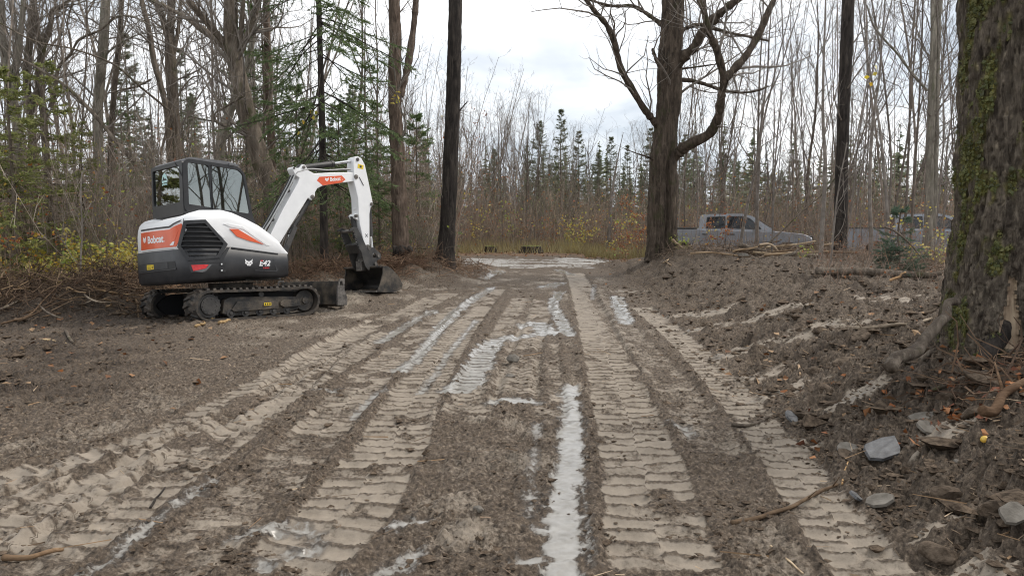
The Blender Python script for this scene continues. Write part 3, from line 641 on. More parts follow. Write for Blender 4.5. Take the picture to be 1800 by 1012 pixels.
f.box((.75, .4, .30), (.8, .09, .12)); f.box((.75, -.4, .30), (.8, .09, .12))
f.build('undercarriage', M['frame'], EX, bevel=.012)
# dozer blade
prof = [(1.50, .16), (1.56, .14), (1.63, .20), (1.585, .33), (1.58, .45), (1.62, .57), (1.57, .585), (1.53, .46), (1.53, .32)]
f = MB(); f.plate(prof, [], XZ, -1.0, 1.0); bl = f.build('dozer_blade', M['frame'], EX, bevel=.008)
for y in (-1.0, 1.0):
    f = MB(); f.plate([(1.46, .15), (1.66, .14), (1.68, .26), (1.62, .42), (1.63, .61), (1.53, .62), (1.47, .45)], [rpoly([(1.52, .50), (1.585, .50), (1.575, .575), (1.53, .575)], .02)], XZ, y - .02, y + .02); f.build('blade_end_plate', M['wornsteel'], bl, bevel=.006)
f = MB(); f.box((1.60, 0, .15), (.05, 1.98, .06)); f.build('cutting_edge', M['wornsteel'], bl, bevel=.006)
# ---- house: the curved plan of the upper body
def plan_curve():
    p = [(x, -.93 - .02 * (.5 - x) / 1.4) for x in np.linspace(.55, -.9, 60)]
    p += [(-.9 - .35 * math.sin(a), -.6 - .35 * math.cos(a)) for a in np.linspace(0, math.pi / 2, 24)[1:]]
    p += [(-1.25 - .04 * (1 - (y / .6) ** 2), y) for y in np.linspace(-.6, .6, 50)[1:]]
    p += [(-.9 - .35 * math.cos(a), .6 + .35 * math.sin(a)) for a in np.linspace(0, math.pi / 2, 24)[1:]]
    p += [(x, .95) for x in np.linspace(-.9, .55, 30)[1:]]
    return np.array(p)
PL = plan_curve(); PS = np.r_[0, np.cumsum(np.hypot(*np.diff(PL, axis=0).T))]
PT = np.gradient(PL, axis=0); PT /= np.linalg.norm(PT, axis=1)[:, None]; PN = np.stack([PT[:, 1], -PT[:, 0]], 1)
if (PN[80] @ (PL[80] - np.array([-.3, 0]))) < 0: PN = -PN
def surf(s, z, off):
    x = np.interp(s, PS, PL[:, 0]); y = np.interp(s, PS, PL[:, 1]); nx = np.interp(s, PS, PN[:, 0]); ny = np.interp(s, PS, PN[:, 1])
    return (x + nx * off, y + ny * off, z)
def ring(inset, zf):
    q = PL - PN * inset; return np.c_[q, [zf(i) for i in range(len(PL))]]
def loft(mb, rings, cap0=True, cap1=True):
    n = len(rings[0]); V = np.concatenate(rings); i = np.arange(n); i2 = (i + 1) % n
    Q = np.concatenate([np.stack([i + k * n, i2 + k * n, i2 + (k + 1) * n, i + (k + 1) * n], 1) for k in range(len(rings) - 1)])
    T = []
    if cap0 or cap1:
        c0 = rings[0].mean(0); c1 = rings[-1].mean(0); V = np.vstack([V, c0, c1]); b = len(rings) * n
        if cap0: T += [(b, (k + 1) % n, k) for k in range(n)]
        if cap1: T += [(b + 1, (len(rings) - 1) * n + k, (len(rings) - 1) * n + (k + 1) % n) for k in range(n)]
    mb.add(V, T, Q)
zskirt = lambda s: np.interp(s, [0, .25, 1.06, 1.13, 1.75, 1.95, 3.2, 5.2], [1.07, 1.09, 1.185, 1.185, 1.14, 1.14, 1.13, 1.13])
zbot = lambda s: np.interp(s, [0, .2, .7, 1.5, 1.9, 3.2, 5.2], [.67, .655, .68, .63, .60, .58, .62])
f = MB(); loft(f, [ring(.10, lambda i: zbot(PS[i])), ring(.035, lambda i: zbot(PS[i]) + .01), ring(0, lambda i: zbot(PS[i]) + .06), ring(-.012, lambda i: .9), ring(-.008, lambda i: zskirt(PS[i]) - .012), ring(.012, lambda i: zskirt(PS[i])), ring(.1, lambda i: zskirt(PS[i]))])
skirt = f.build('lower_body_skirt', M['charcoal'], EX, True, fix=True)
def patch(outline, off, thick, name, mat, parent, holes=(), bevel=.0, dens=.05):
    """an outline on the wall of the house (s, z), followed round its curve"""
    def dn(o):
        r = []
        for k in range(len(o)):
            a, b = np.array(o[k - 1]), np.array(o[k]); n = max(1, int(abs(b[0] - a[0]) / dens)); r += [tuple(a + (b - a) * (t + 1) / n) for t in range(n)]
        return r
    # cut into vertical strips so the patch bends with the wall
    import bmesh
    bm = bmesh.new(); o = dn(outline); hs = [dn(h) for h in holes]
    flat = [p for l in [o] + hs for p in l]; tr = tessellate_polygon([[Vector((p[0], p[1], 0)) for p in l] for l in [o] + hs])
    vs = [bm.verts.new((p[0], p[1], 0)) for p in flat]
    for t in tr:
        try: bm.faces.new([vs[q] for q in t])
        except ValueError: pass
    s0, s1 = min(p[0] for p in flat), max(p[0] for p in flat); c = s0 + dens
    while c < s1:
        bmesh.ops.bisect_plane(bm, geom=bm.verts[:] + bm.edges[:] + bm.faces[:], plane_co=(c, 0, 0), plane_no=(1, 0, 0), dist=1e-6); c += dens
    bmesh.ops.recalc_face_normals(bm, faces=bm.faces)
    r = bmesh.ops.extrude_face_region(bm, geom=bm.faces[:]); 
    for v in r['geom']:
        if isinstance(v, bmesh.types.BMVert): v.co.z = 1
    for v in bm.verts: v.co = surf(v.co.x, v.co.y, off if v.co.z < .5 else off + thick)
    bmesh.ops.recalc_face_normals(bm, faces=bm.faces); me = bpy.data.meshes.new(name); bm.to_mesh(me); bm.free(); me.materials.append(mat)
    ob_ = ob(name, me, parent)
    if bevel:
        md = ob_.modifiers.new('bevel', 'BEVEL'); md.width = bevel; md.segments = 2; md.limit_method = 'ANGLE'; md.angle_limit = R(40)
    return ob_
# hood and rear bonnet
def ztop(x, y):
    right = np.interp(x, [-1.4, -1.15, -.9, -.54, -.36, -.15, .08, .25, .4, .48, .56], [1.60, 1.70, 1.745, 1.765, 1.73, 1.65, 1.545, 1.43, 1.31, 1.19, 1.09])
    left = np.interp(x, [-1.4, -1.15, -.9, -.6, .6], [1.58, 1.68, 1.72, 1.50, 1.45])
    t = float(np.clip((y + .3) / .5, 0, 1)); return right * (1 - t) + left * t
zt = [ztop(*p) for p in PL]; rr = []
f = MB(); zl = lambda i: max(zskirt(PS[i]) - .05, 0)
R_ = [ring(.015, zl), ring(.0, lambda i: zl(i) + .03)]
for fr, ins in ((.55, .0), (.72, .012), (.84, .03), (.92, .06), (.97, .10), (1., .16)):
    R_.append(ring(ins, lambda i, fr=fr: zl(i) + .03 + (zt[i] - zl(i) - .03) * fr))
last = R_[-1]; c = np.array([-.45, .0])
for q in (.85, .65, .4, .15):
    xy = c + (last[:, :2] - c) * q; zz = np.array([last[k, 2] * (1 if True else 0) + .015 * (1 - q) for k in range(len(last))])
    zz = np.minimum(zz, np.array([ztop(x, y) + .01 for x, y in xy])); R_.append(np.c_[xy, zz])
loft(f, R_); hood = f.build('engine_hood', M['white'], EX, True, fix=True)
# crease panel line between hood and rear bonnet
patch([(1.745, 1.22), (1.752, 1.22), (1.752, 1.60), (1.745, 1.60)], -.002, .006, 'panel_gap', M['void'], hood)
# raised ridge over the orange side flash
patch([(1.14, 1.53), (1.06, 1.54), (.82, 1.50), (.40, 1.245), (.34, 1.20), (.40, 1.20), (.80, 1.455), (1.03, 1.485)], -.004, .012, 'hood_ridge', M['white'], hood, bevel=.003)
patch([(1.26, 1.40), (1.20, 1.41), (1.12, 1.31), (1.15, 1.30)], -.004, .014, 'hood_rib', M['white'], hood, bevel=.004)
patch([(1.04, 1.455), (.90, 1.455), (.45, 1.215), (.73, 1.275), (.92, 1.335)], .004, .01, 'side_flash', M['orange'], hood, bevel=.003)
# rear name panel
red = [(3.02, 1.445), (3.04, 1.165), (1.875, 1.175), (1.725, 1.405), (1.775, 1.525), (2.02, 1.445)]
def grow(o, d):
    c = np.mean(o, axis=0); return [tuple(np.array(p) + np.sign(np.array(p) - c) * d) for p in o]
patch(grow(red, .022), .004, .010, 'panel_border', M['decal_white'], hood)
rp_ = patch(red, .012, .010, 'name_panel', M['orange'], hood, bevel=.004)
patch([(2.08, 1.40), (1.98, 1.40), (1.86, 1.475), (1.82, 1.42), (1.90, 1.25), (2.0, 1.20), (2.1, 1.20), (2.02, 1.25), (1.94, 1.38)], .0205, .005, 'panel_swage', M['orange'], rp_, bevel=.002)
patch([(2.02, 1.20), (1.92, 1.20), (1.89, 1.26), (1.94, 1.25)], .0265, .001, 'swage_highlight', M['decal_white'], rp_)
patch([(3.06, 1.50), (3.06, 1.475), (2.05, 1.475), (1.80, 1.555), (1.775, 1.585), (2.05, 1.50)], .002, .006, 'panel_shadow_lip', M['charcoal'], hood)
# grille
gh = [(1.735, 1.565), (1.44, 1.585), (1.09, 1.21), (1.225, .995), (1.70, .955), (1.845, 1.165)]
def shrink(o, k):
    c = np.mean(o, axis=0); return [tuple(c + (np.array(p) - c) * k) for p in o]
gi = shrink(gh, .83)
gr_ = patch(gh, .0, .034, 'side_grille', M['charcoal'], hood, [gi], bevel=.006)
patch(gi, .001, .006, 'grille_core', M['void'], gr_)
def xr(o, z):
    xs = []
    for k in range(len(o)):
        (a, b), (c_, d_) = o[k - 1], o[k]
        if (b - z) * (d_ - z) <= 0 and b != d_: xs.append(a + (c_ - a) * (z - b) / (d_ - b))
    return min(xs), max(xs)
for k in range(7):
    z = 1.035 + k * .072; a, b = xr(gi, min(max(z, 1.02), 1.51))
    patch([(a, z - .009), (b, z - .009 + .004), (b, z + .012), (a, z + .012)], .010, .022, 'grille_slat', M['grille'], gr_, bevel=.003, dens=.08)
# skirt detail: grooved rear, lamp, latches, stickers
patch([(3.2, .93), (1.92, .955), (1.89, .84), (3.2, .80)], .009, .007, 'rear_recess_panel', M['grille'], skirt)
patch([(3.2, .915), (2.10, .94), (2.10, .845), (3.2, .815)], .016, .006, 'rear_cover', M['charcoal'], skirt, bevel=.003)
patch([(3.2, .80), (1.89, .84), (1.90, .825), (3.2, .785)], .011, .012, 'recess_lip', M['charcoal'], skirt, bevel=.003)
ys_ = patch([(2.80, .92), (2.54, .918), (2.54, .845), (2.80, .84)], .0225, .001, 'warning_sticker', M['yellow'], skirt)
patch([(2.60, .90), (2.58, .90), (2.57, .86), (2.60, .86)], .0238, .001, 'sticker_print', M['ink'], skirt)
for z in (.90, .88, .86): patch([(2.77, z), (2.64, z), (2.64, z - .006), (2.77, z - .006)], .0238, .001, 'sticker_print', M['ink'], skirt)
lh = patch([(1.70, .905), (1.36, .91), (1.33, .90), (1.47, .77), (1.66, .775)], .006, .014, 'lamp_bezel', M['charcoal'], skirt, bevel=.005)
patch([(1.655, .888), (1.41, .892), (1.455, .835), (1.63, .793)], .021, .005, 'tail_lamp', M['red'], lh, bevel=.002)
patch([(1.62, .792), (1.455, .832), (1.40, .89), (1.36, .895), (1.45, .80), (1.51, .775)], .021, .003, 'lamp_chrome_trim', M['roof'], lh)
for z in (.905, .805):
    b_ = patch(rpoly([(1.225, z + .012), (1.115, z + .018), (1.13, z - .03), (1.225, z - .038)], .012), .008, .008, 'latch_recess', M['grille'], skirt)
    patch(rpoly([(1.21, z + .004), (1.185, z + .006), (1.185, z - .018), (1.21, z - .02)], .008), .017, .006, 'latch_bolt', M['chrome'], b_)
patch([(1.02, 1.165), (.20, 1.07), (.19, 1.055), (1.02, 1.145)], .006, .010, 'skirt_edge', M['charcoal'], skirt, bevel=.003)
patch([(.62, .80), (.24, .78), (.235, .80), (.30, .97), (.27, .97), (.20, .785), (.24, .765), (.62, .785)], .003, .008, 'skirt_swage', M['charcoal'], skirt, bevel=.003)
patch([(1.78, 1.13), (1.73, 1.13), (1.60, .955), (1.24, .965), (1.10, 1.16), (1.05, 1.16), (1.19, .925), (1.63, .915)], .006, .014, 'grille_surround', M['charcoal'], skirt, bevel=.006)
# ---- lettering and emblems
def text_flat(s, bold=.0, shear=0.):
    cu = bpy.data.curves.new('lettering', 'FONT'); cu.body = s; cu.size = 1; cu.offset = bold; cu.resolution_u = 4; cu.shear = shear
    o = bpy.data.objects.new('lettering', cu); COL.objects.link(o); bpy.context.view_layer.update()
    me = bpy.data.meshes.new_from_object(o.evaluated_get(bpy.context.evaluated_depsgraph_get()))
    COL.objects.unlink(o); bpy.data.objects.remove(o); bpy.data.curves.remove(cu); return me
def text_on(s, name, mat, parent, fn, x0, x1, z0, z1, bold=.0, shear=0., hcap=None):
    """fit the text into the box x0..x1, z0..z1 (z1 = top of its tallest letter)"""
    me = text_flat(s, bold, shear); v = np.zeros(len(me.vertices) * 3); me.vertices.foreach_get('co', v); v = v.reshape(-1, 3)
    a, b = v.min(0), v.max(0); u = (v[:, 0] - a[0]) / (b[0] - a[0]); w = (v[:, 1] - a[1]) / (b[1] - a[1])
    for k in range(len(v)): me.vertices[k].co = fn(x0 + (x1 - x0) * u[k], z0 + (z1 - z0) * w[k])
    me.materials.clear(); me.materials.append(mat); me.name = name
    return ob(name, me, parent)
CAT = [(-1, 1), (-.62, .62), (-.25, .42), (.25, .42), (.62, .62), (1, 1), (.86, .2), (1.0, -.15), (.62, -.35), (.45, -.75), (.2, -.62), (0, -.85), (-.2, -.62), (-.45, -.75), (-.62, -.35), (-1.0, -.15), (-.86, .2)]
def emblem(parent, fn, cx, cz, rx, rz, eye_mat):
    """a bobcat's head with pointed ears"""
    mb = MB(); tr = tessellate_polygon([[Vector((p[0], p[1], 0)) for p in CAT]])
    mb.add([fn(cx + p[0] * rx, cz + p[1] * rz, 0) for p in CAT], [tuple(t) for t in tr]); e = mb.build('cat_head_emblem', M['decal_white'], parent)
    mb = MB()
    for o in ([(-.62, .12), (-.2, -.08), (-.28, -.2), (-.55, -.05)], [(.62, .12), (.55, -.05), (.28, -.2), (.2, -.08)], [(-.15, -.32), (.15, -.32), (0, -.52)], [(-.06, .38), (.06, .38), (0, .1)], [(-.8, -.1), (-.4, -.26), (-.42, -.32)], [(.8, -.1), (.42, -.32), (.4, -.26)]):
        tr = tessellate_polygon([[Vector((p[0], p[1], 0)) for p in o]]); mb.add([fn(cx + p[0] * rx, cz + p[1] * rz, .0012) for p in o], [tuple(t) for t in tr])
    mb.build('emblem_face_lines', eye_mat, parent); return e
text_on('Bobcat', 'lettering', M['decal_white'], rp_, lambda s, z: surf(s, z, .0235), 2.725, 2.19, 1.256, 1.376, .034)
text_on('.', 'lettering', M['decal_white'], rp_, lambda s, z: surf(s, z, .0235), 2.165, 2.15, 1.262, 1.277, .03)
emblem(rp_, lambda s, z, d: surf(s, z, .0235 + d), 2.86, 1.325, -.068, .062, M['orange'])
emblem(skirt, lambda s, z, d: surf(s, z, .0145 + d), .728, .915, -.068, .064, M['charcoal'])
text_on('E42', 'lettering', M['decal_white'], skirt, lambda s, z: surf(s, z, .0145), .545, .34, .862, .955, .03, .25)
patch([(.522, .957), (.474, .957), (.474, .940), (.518, .940)], .0148, .001, 'lettering_accent', M['red'], skirt)
text_on('R-SERIES', 'lettering', M['red'], skirt, lambda s, z: surf(s, z, .0145), .475, .365, .818, .842, .03, .2)
# front swing post
f = MB(); f.plate([(.50, .70), (.50, 1.30), (.70, 1.36), (.82, 1.31), (.885, 1.18), (.84, 1.05), (.985, .86), (.985, .77), (.93, .73)], [], XZ, -.17, .17); f.build('swing_post', M['steel'], EX, bevel=.015)
for (x, z, r) in ((.815, 1.235, .05), (.945, .825, .05)):
    f = MB(); f.cyl((x, -.20, z), (x, .20, z), r, 18); f.build('pivot_pin', M['wornsteel'], EX, bevel=.006)
f = MB(); f.box((.25, .1, .68), (.65, 1.5, .1)); f.build('revolving_frame', M['steel'], EX, bevel=.01)
# ---- cab
cab = MB(); cab.plate(rpoly([(-.84, 1.48), (-.875, 1.80), (-.87, 1.90), (.26, 1.78), (.42, 1.48)], .03), [], XZ, -.245, .915)
cab = cab.build('cab', M['cabframe'], EX, bevel=.02)
side_o = rpoly([(-.875, 1.76), (-.885, 2.54), (-.80, 2.625), (.06, 2.575), (.19, 2.47), (.31, 1.74), (.40, 1.52), (.2, 1.52), (-.3, 1.74)], .11, 7)
w1 = rpoly([(-.80, 1.82), (-.80, 2.565), (-.445, 2.548), (-.415, 1.815)], .05, 5); w2 = rpoly([(-.40, 1.815), (-.415, 2.548), (.075, 2.515), (.155, 2.445), (.265, 1.78)], .05, 5)
for y0, y1 in ((-.255, -.195), (.865, .925)):
    f = MB(); f.plate(side_o, [w1, w2], XZ, y0, y1); sf = f.build('cab_side_frame', M['cabframe'], cab, bevel=.010)
for y in (-.232, .902):
    for w in (w1, w2):
        f = MB(); f.plate(shrink(w, 1.015), [], XZ, y - .002, y + .002); f.build('side_window', M['glass'], cab)
rear_o = rpoly([(-.245, 1.72), (-.245, 2.59), (.915, 2.59), (.915, 1.72)], .05); rw = rpoly([(-.135, 1.925), (-.135, 2.515), (.865, 2.525), (.865, 1.925)], .05)
f = MB(); f.plate(rear_o, [rw], YZ, -.89, -.83); f.build('cab_rear_frame', M['cabframe'], cab, bevel=.012)
f = MB(); f.plate(shrink(rw, 1.01), [], YZ, -.864, -.860); rwo = f.build('rear_window', M['glass'], cab)
# round sticker with a hill on the rear window
f = MB(); f.plate([(.36, 2.30), (.36, 2.36), (.40, 2.43), (.46, 2.46), (.52, 2.43), (.56, 2.36), (.56, 2.30)][::-1], [], YZ, -.8660, -.8650); f.build('window_sticker', M['teal'], rwo)
f = MB(); f.plate([(.36, 2.33), (.41, 2.37), (.44, 2.35), (.49, 2.40), (.56, 2.33), (.56, 2.315), (.36, 2.315)], [], YZ, -.8668, -.8661)
for k in range(5): f.box((-.8665, .38 + k * .04, 2.27 + .004 * (k % 2)), (.001, .026, .03))
f.build('sticker_print', M['teal'], rwo)
f = MB(); f.plate([(.37, 2.335), (.41, 2.372), (.44, 2.352), (.49, 2.402), (.55, 2.335)], [], YZ, -.8676, -.8669); f.build('sticker_hill', M['ink'], rwo)
f = MB(); f.plate(rpoly([(-.86, 2.56), (-.83, 2.625), (-.75, 2.655), (-.1, 2.645), (.08, 2.61), (.10, 2.575), (-.8, 2.56)], .03), [], XZ, -.235, .905); f.build('cab_roof', M['roof'], cab, bevel=.022)
f = MB(); f.box((-.405, -.262, 2.18), (.012, .006, .76)); f.build('window_seal', M['void'], cab)
f = MB(); f.tube([(-.42, .935, 1.9), (-.42, .965, 1.95), (-.42, .965, 2.2), (-.42, .935, 2.25)], .012, 6); f.build('door_grab_rail', M['hose'], cab)
f = MB(); f.tube(spline([(.05, -.27, 1.50), (.05, -.30, 1.58), (.12, -.30, 1.62), (.2, -.29, 1.5)], 10), .012, 6); f.build('hood_grab_rail', M['hose'], EX)
f = MB(); f.box((-.05, -.252, 2.595), (.10, .05, .05)); f.build('work_lamp', M['roof'], cab, bevel=.012)
# front posts, windscreen
f = MB(); f.plate([(-.195, 1.55), (.865, 1.55), (.865, 2.56), (-.195, 2.56)], [rpoly([(-.15, 1.62), (.82, 1.62), (.82, 2.49), (-.15, 2.49)], .04)], lambda u, v, d: (.40 - (v - 1.5) * .22 + d, u, v), -.05, -.01); f.build('cab_front_frame', M['cabframe'], cab, bevel=.008)
f = MB(); f.plate([(-.15, 1.62), (.82, 1.62), (.82, 2.49), (-.15, 2.49)], [], lambda u, v, d: (.40 - (v - 1.5) * .22 + d, u, v), -.032, -.028); f.build('windscreen', M['glass'], cab)
f = MB(); f.box((-.38, .33, 1.92), (.42, .46, .10)); f.box((-.60, .33, 2.14), (.10, .44, .48), np.array(Matrix.Rotation(R(-8), 3, 'Y'))); f.box((-.64, .33, 2.43), (.08, .24, .16)); f.box((-.4, .33, 1.85), (.3, .3, .16)); f.build('operator_seat', M['seat'], cab, bevel=.03)
for y in (.02, .64):
    f = MB(); f.box((-.28, y, 2.02), (.36, .12, .06)); f.cyl((-.14, y, 2.03), (-.12, y, 2.20), .014, 8); f.cyl((-.12, y, 2.18), (-.11, y, 2.28), .03, 10); f.build('control_lever', M['seat'], cab, bevel=.008)
f = MB(); f.box((.16, -.12, 2.02), (.10, .05, .18)); f.build('display_screen', M['seat'], cab, bevel=.01)
f = MB(); f.tube([(-.895, .02, 2.60), (-.90, -.20, 2.38), (-.895, -.25, 2.33)], .006, 6); f.build('aerial_cable', M['hose'], cab)
# ---- boom
bo = [(.70, 1.24), (.71, 1.41), (1.0, 1.91), (1.33, 2.42), (1.36, 2.50), (1.27, 2.55), (1.215, 2.66), (1.245, 2.70), (1.36, 2.66), (1.43, 2.755), (1.49, 2.75), (1.56, 2.655), (1.68, 2.61), (2.1, 2.665), (2.49, 2.70), (2.66, 2.70), (2.68, 2.60), (2.60, 2.53), (2.2, 2.465), (1.86, 2.39), (1.74, 2.33), (1.69, 2.26), (1.68, 2.17), (1.60, 2.10), (1.53, 2.14), (1.15, 1.62), (.88, 1.24), (.83, 1.17), (.75, 1.16)]
f = MB(); f.plate(bo, [], XZ, -.095, .095); boom = f.build('boom', M['white'], EX, bevel=.012)
bd = [(1.73, 2.48), (1.79, 2.555), (2.3, 2.62), (2.385, 2.55), (2.3, 2.485), (1.86, 2.395)]
f = MB(); f.plate(bd, [], XZ, -.0962, -.0952); f.build('boom_decal', M['orange'], boom)
slope = lambda x: 2.455 + (x - 1.85) * .155
bfn = lambda x, t: (x, -.0975, slope(x) + t)
text_on('Bobcat', 'lettering', M['decal_white'], boom, bfn, 2.03, 2.27, .003, .08, .032)
emblem(boom, lambda x, z, d: (x, -.0975 - d, slope(x) + z), 1.955, .045, .045, .042, M['orange'])
f = MB(); f.box((2.315, -.0970, 2.545), (.012, .001, .012)); f.build('lettering_mark', M['decal_white'], boom)
for (x, z, r) in ((1.455, 2.705, .03), (1.25, 2.67, .02), (1.62, 2.165, .04), (.80, 1.235, .05), (2.62, 2.62, .03)):
    f = MB(); f.cyl((x, -.115, z), (x, .115, z), r, 14); f.cyl((x, -.122, z), (x, .122, z), r * .5, 10); f.build('boom_pin', M['wornsteel'], boom, bevel=.004)
# boom cylinder under the boom, arm cylinder above it
f = MB(); f.cyl((1.61, 0, 2.14), (1.18, 0, 1.50), .058, 18); f.cyl((1.20, 0, 1.53), (1.15, 0, 1.455), .068, 18); bc = f.build('boom_cylinder', M['steel'], EX, bevel=.006)
f = MB(); f.cyl((1.18, 0, 1.50), (.945, 0, .85), .034, 14); f.build('cylinder_rod', M['chrome'], bc)
f = MB(); f.plate([(1.30, 1.58), (1.22, 1.62), (.90, 1.02), (.93, .86), (1.02, .90), (1.10, 1.18)], [], XZ, -.085, -.065); f.build('rod_guard', M['steel'], bc, bevel=.004)
f = MB(); f.tube(spline([(1.34, -.07, 1.83), (1.1, -.085, 1.55), (.93, -.085, 1.22), (.88, -.07, 1.02)], 12), .014, 6); f.tube(spline([(1.44, -.07, 2.0), (1.25, -.08, 1.76), (1.2, -.08, 1.66)], 8), .012, 6); f.build('cylinder_hose', M['wornsteel'], bc)
f = MB(); f.cyl((1.455, 0, 2.705), (2.16, 0, 2.845), .056, 18); f.cyl((2.12, 0, 2.837), (2.18, 0, 2.849), .064, 18); f.cyl((1.455, -.05, 2.705), (1.455, .05, 2.705), .07, 16); ac = f.build('arm_cylinder', M['steel'], EX, bevel=.006)
f = MB(); f.cyl((2.16, 0, 2.845), (2.63, 0, 2.945), .030, 14); f.build('cylinder_rod', M['chrome'], ac)
# hose bundle along the boom
for k in range(4):
    y = -.085 + k * .05
    f = MB(); f.tube(spline([(.58, y, 1.30), (.62, y, 1.50), (.735, y, 1.67), (.975, y, 2.04), (1.18, y, 2.37), (1.30, y, 2.58), (1.40, y, 2.63), (1.62, y, 2.69), (2.0, y, 2.70), (2.35, y, 2.75), (2.52, y, 2.76)], 40), .016, 7, True); f.build('hydraulic_hose', M['hose'] if k % 2 else M['pipe'], boom)
for (x, z) in ((.80, 1.70), (1.14, 2.24), (2.06, 2.70)):
    f = MB(); f.box((x, 0, z + .01), (.05, .17, .05), np.array(Matrix.Rotation(R(-58 if x < 1.5 else -5), 3, 'Y'))); f.build('hose_clamp', M['steel'], boom, bevel=.006)
# ---- arm
ao = [(2.57, 2.55), (2.58, 2.90), (2.60, 3.0), (2.68, 3.035), (2.77, 3.0), (2.85, 2.88), (2.94, 2.50), (3.02, 2.13), (3.01, 2.07), (2.96, 2.03), (2.93, 1.90), (2.905, 1.20), (2.80, 1.19), (2.735, 1.45), (2.675, 1.72), (2.66, 1.86), (2.655, 2.2)]
f = MB(); f.plate(ao, [], XZ, -.115, .115); arm = f.build('arm', M['white'], EX, bevel=.012)
f = MB(); f.plate([(2.66, 1.88), (2.60, 1.90), (2.56, 1.85), (2.585, 1.80), (2.67, 1.76)], [], XZ, -.09, .09); f.build('thumb_cylinder_lug', M['white'], arm, bevel=.008)
for (x, z, r) in ((2.67, 2.965, .035), (2.62, 2.62, .045), (2.98, 2.10, .035), (2.60, 1.85, .032), (2.85, 1.25, .04)):
    f = MB(); f.cyl((x, -.135, z), (x, .135, z), r, 14); f.cyl((x, -.142, z), (x, .142, z), r * .5, 10); f.build('arm_pin', M['wornsteel'], arm, bevel=.004)
f = MB(); f.box((2.74, -.1168, 2.83), (.14, .002, .085), np.array(Matrix.Rotation(R(8), 3, 'Y'))); f.build('warning_sticker', M['yellow'], arm)
f = MB(); f.box((2.74, -.1182, 2.83), (.05, .001, .045)); f.build('sticker_print', M['ink'], arm)
f = MB()
for a in (45, -45): f.box((2.835, -.1165, 1.47), (.012, .002, .085), np.array(Matrix.Rotation(R(a), 3, 'Y')))
f.build('pivot_mark', M['ink'], arm)
for z in (2.30, 2.0):
    f = MB(); f.box((2.655 if z > 2.2 else 2.655, 0, z), (.03, .09, .02)); f.build('arm_step', M['white'], arm, bevel=.004)
f = MB(); f.tube(spline([(2.70, -.118, 2.62), (2.76, -.12, 2.52), (2.80, -.119, 2.46)], 6), .008, 6); f.build('grease_line', M['wornsteel'], arm)
f = MB(); f.cyl((2.995, 0, 2.10), (3.03, 0, 1.46), .052, 18); bkc = f.build('bucket_cylinder', M['steel'], EX, bevel=.006)
f = MB(); f.cyl((3.03, 0, 1.46), (3.065, 0, 1.10), .03, 14); f.build('cylinder_rod', M['chrome'], bkc)
f = MB(); f.cyl((2.60, 0, 1.85), (2.66, 0, 1.42), .05, 16); tcy = f.build('thumb_cylinder', M['steel'], EX, bevel=.006)
f = MB(); f.cyl((2.66, 0, 1.42), (2.70, 0, 1.12), .028, 12); f.build('cylinder_rod', M['chrome'], tcy)
# link and quick coupler
for y in (-.15, .13):
    f = MB(); f.plate(rpoly([(2.83, 1.22), (2.98, 1.23), (3.16, 1.10), (3.15, 1.0), (3.05, .97), (3.0, .86), (2.78, .80), (2.74, .95)], .03), [rpoly([(2.96, 1.12), (3.03, 1.10), (3.03, 1.02), (2.95, 1.03)], .015)], XZ, y, y + .022); f.build('bucket_link', M['steel'], EX, bevel=.005)
f = MB(); f.box((2.90, 0, .93), (.28, .20, .16)); f.box((2.76, 0, .86), (.12, .18, .2)); f.build('quick_coupler', M['wornsteel'], EX, bevel=.015)
f = MB()
for (x, z) in ((2.85, 1.20), (3.08, 1.06), (2.80, .86), (3.0, .90)): f.cyl((x, -.18, z), (x, .18, z), .035, 14)
f.build('link_pin', M['wornsteel'], EX, bevel=.004)
# thumb: two serrated bars, a cross tube and a box
def thumb_bar(y):
    p = [(2.80, .76), (2.90, .98), (2.84, 1.08), (2.62, 1.50), (2.55, 1.605), (2.47, 1.62), (2.36, 1.575), (2.375, 1.55), (2.46, 1.56)]
    e0, e1 = np.array([2.475, 1.50]), np.array([2.60, 1.18])
    for k in range(6):
        q = e0 + (e1 - e0) * k / 6; q2 = e0 + (e1 - e0) * (k + .5) / 6; p += [tuple(q), tuple(q2 + np.array([-.025, -.008]))]
    return p + [(2.62, 1.16), (2.66, 1.0), (2.72, .84)]
th = empty('thumb', parent=EX)
for y in (-.21, .19):
    f = MB(); f.plate(thumb_bar(y), [], XZ, y, y + .026); f.build('thumb_bar', M['steel'], th, bevel=.004)
f = MB(); f.cyl((2.48, -.20, 1.55), (2.48, .20, 1.55), .034, 14); f.build('cross_tube', M['wornsteel'], th)
f = MB(); f.box((2.63, 0, 1.22), (.13, .38, .19), np.array(Matrix.Rotation(R(-24), 3, 'Y'))); f.build('thumb_box', M['steel'], th, bevel=.012)
# bucket
prof = [(2.80, .345), (3.0, .33), (3.24, .345), (3.36, .40), (3.375, .47), (3.30, .60), (3.16, .74), (3.02, .83), (2.86, .84)]
inn = [(2.86, .815), (3.0, .805), (3.14, .72), (3.275, .585), (3.34, .47), (3.32, .42), (3.22, .37), (3.0, .355), (2.80, .363)]
f = MB(); f.plate(prof + inn, [], XZ, -.50, .72); bk = f.build('bucket', M['steel'], EX, fix=True)
for y in (-.525, .70):
    f = MB(); f.plate([(2.74, .345), (3.0, .322), (3.25, .338), (3.37, .39), (3.39, .475), (3.31, .61), (3.17, .75), (3.03, .845), (2.90, .85), (2.90, .72), (2.83, .52)], [], XZ, y, y + .025); f.build('bucket_side_plate', M['frame'], bk, bevel=.004)
f = MB(); f.box((2.765, .10, .35), (.12, 1.24, .026)); f.build('bucket_lip', M['wornsteel'], bk, bevel=.005)
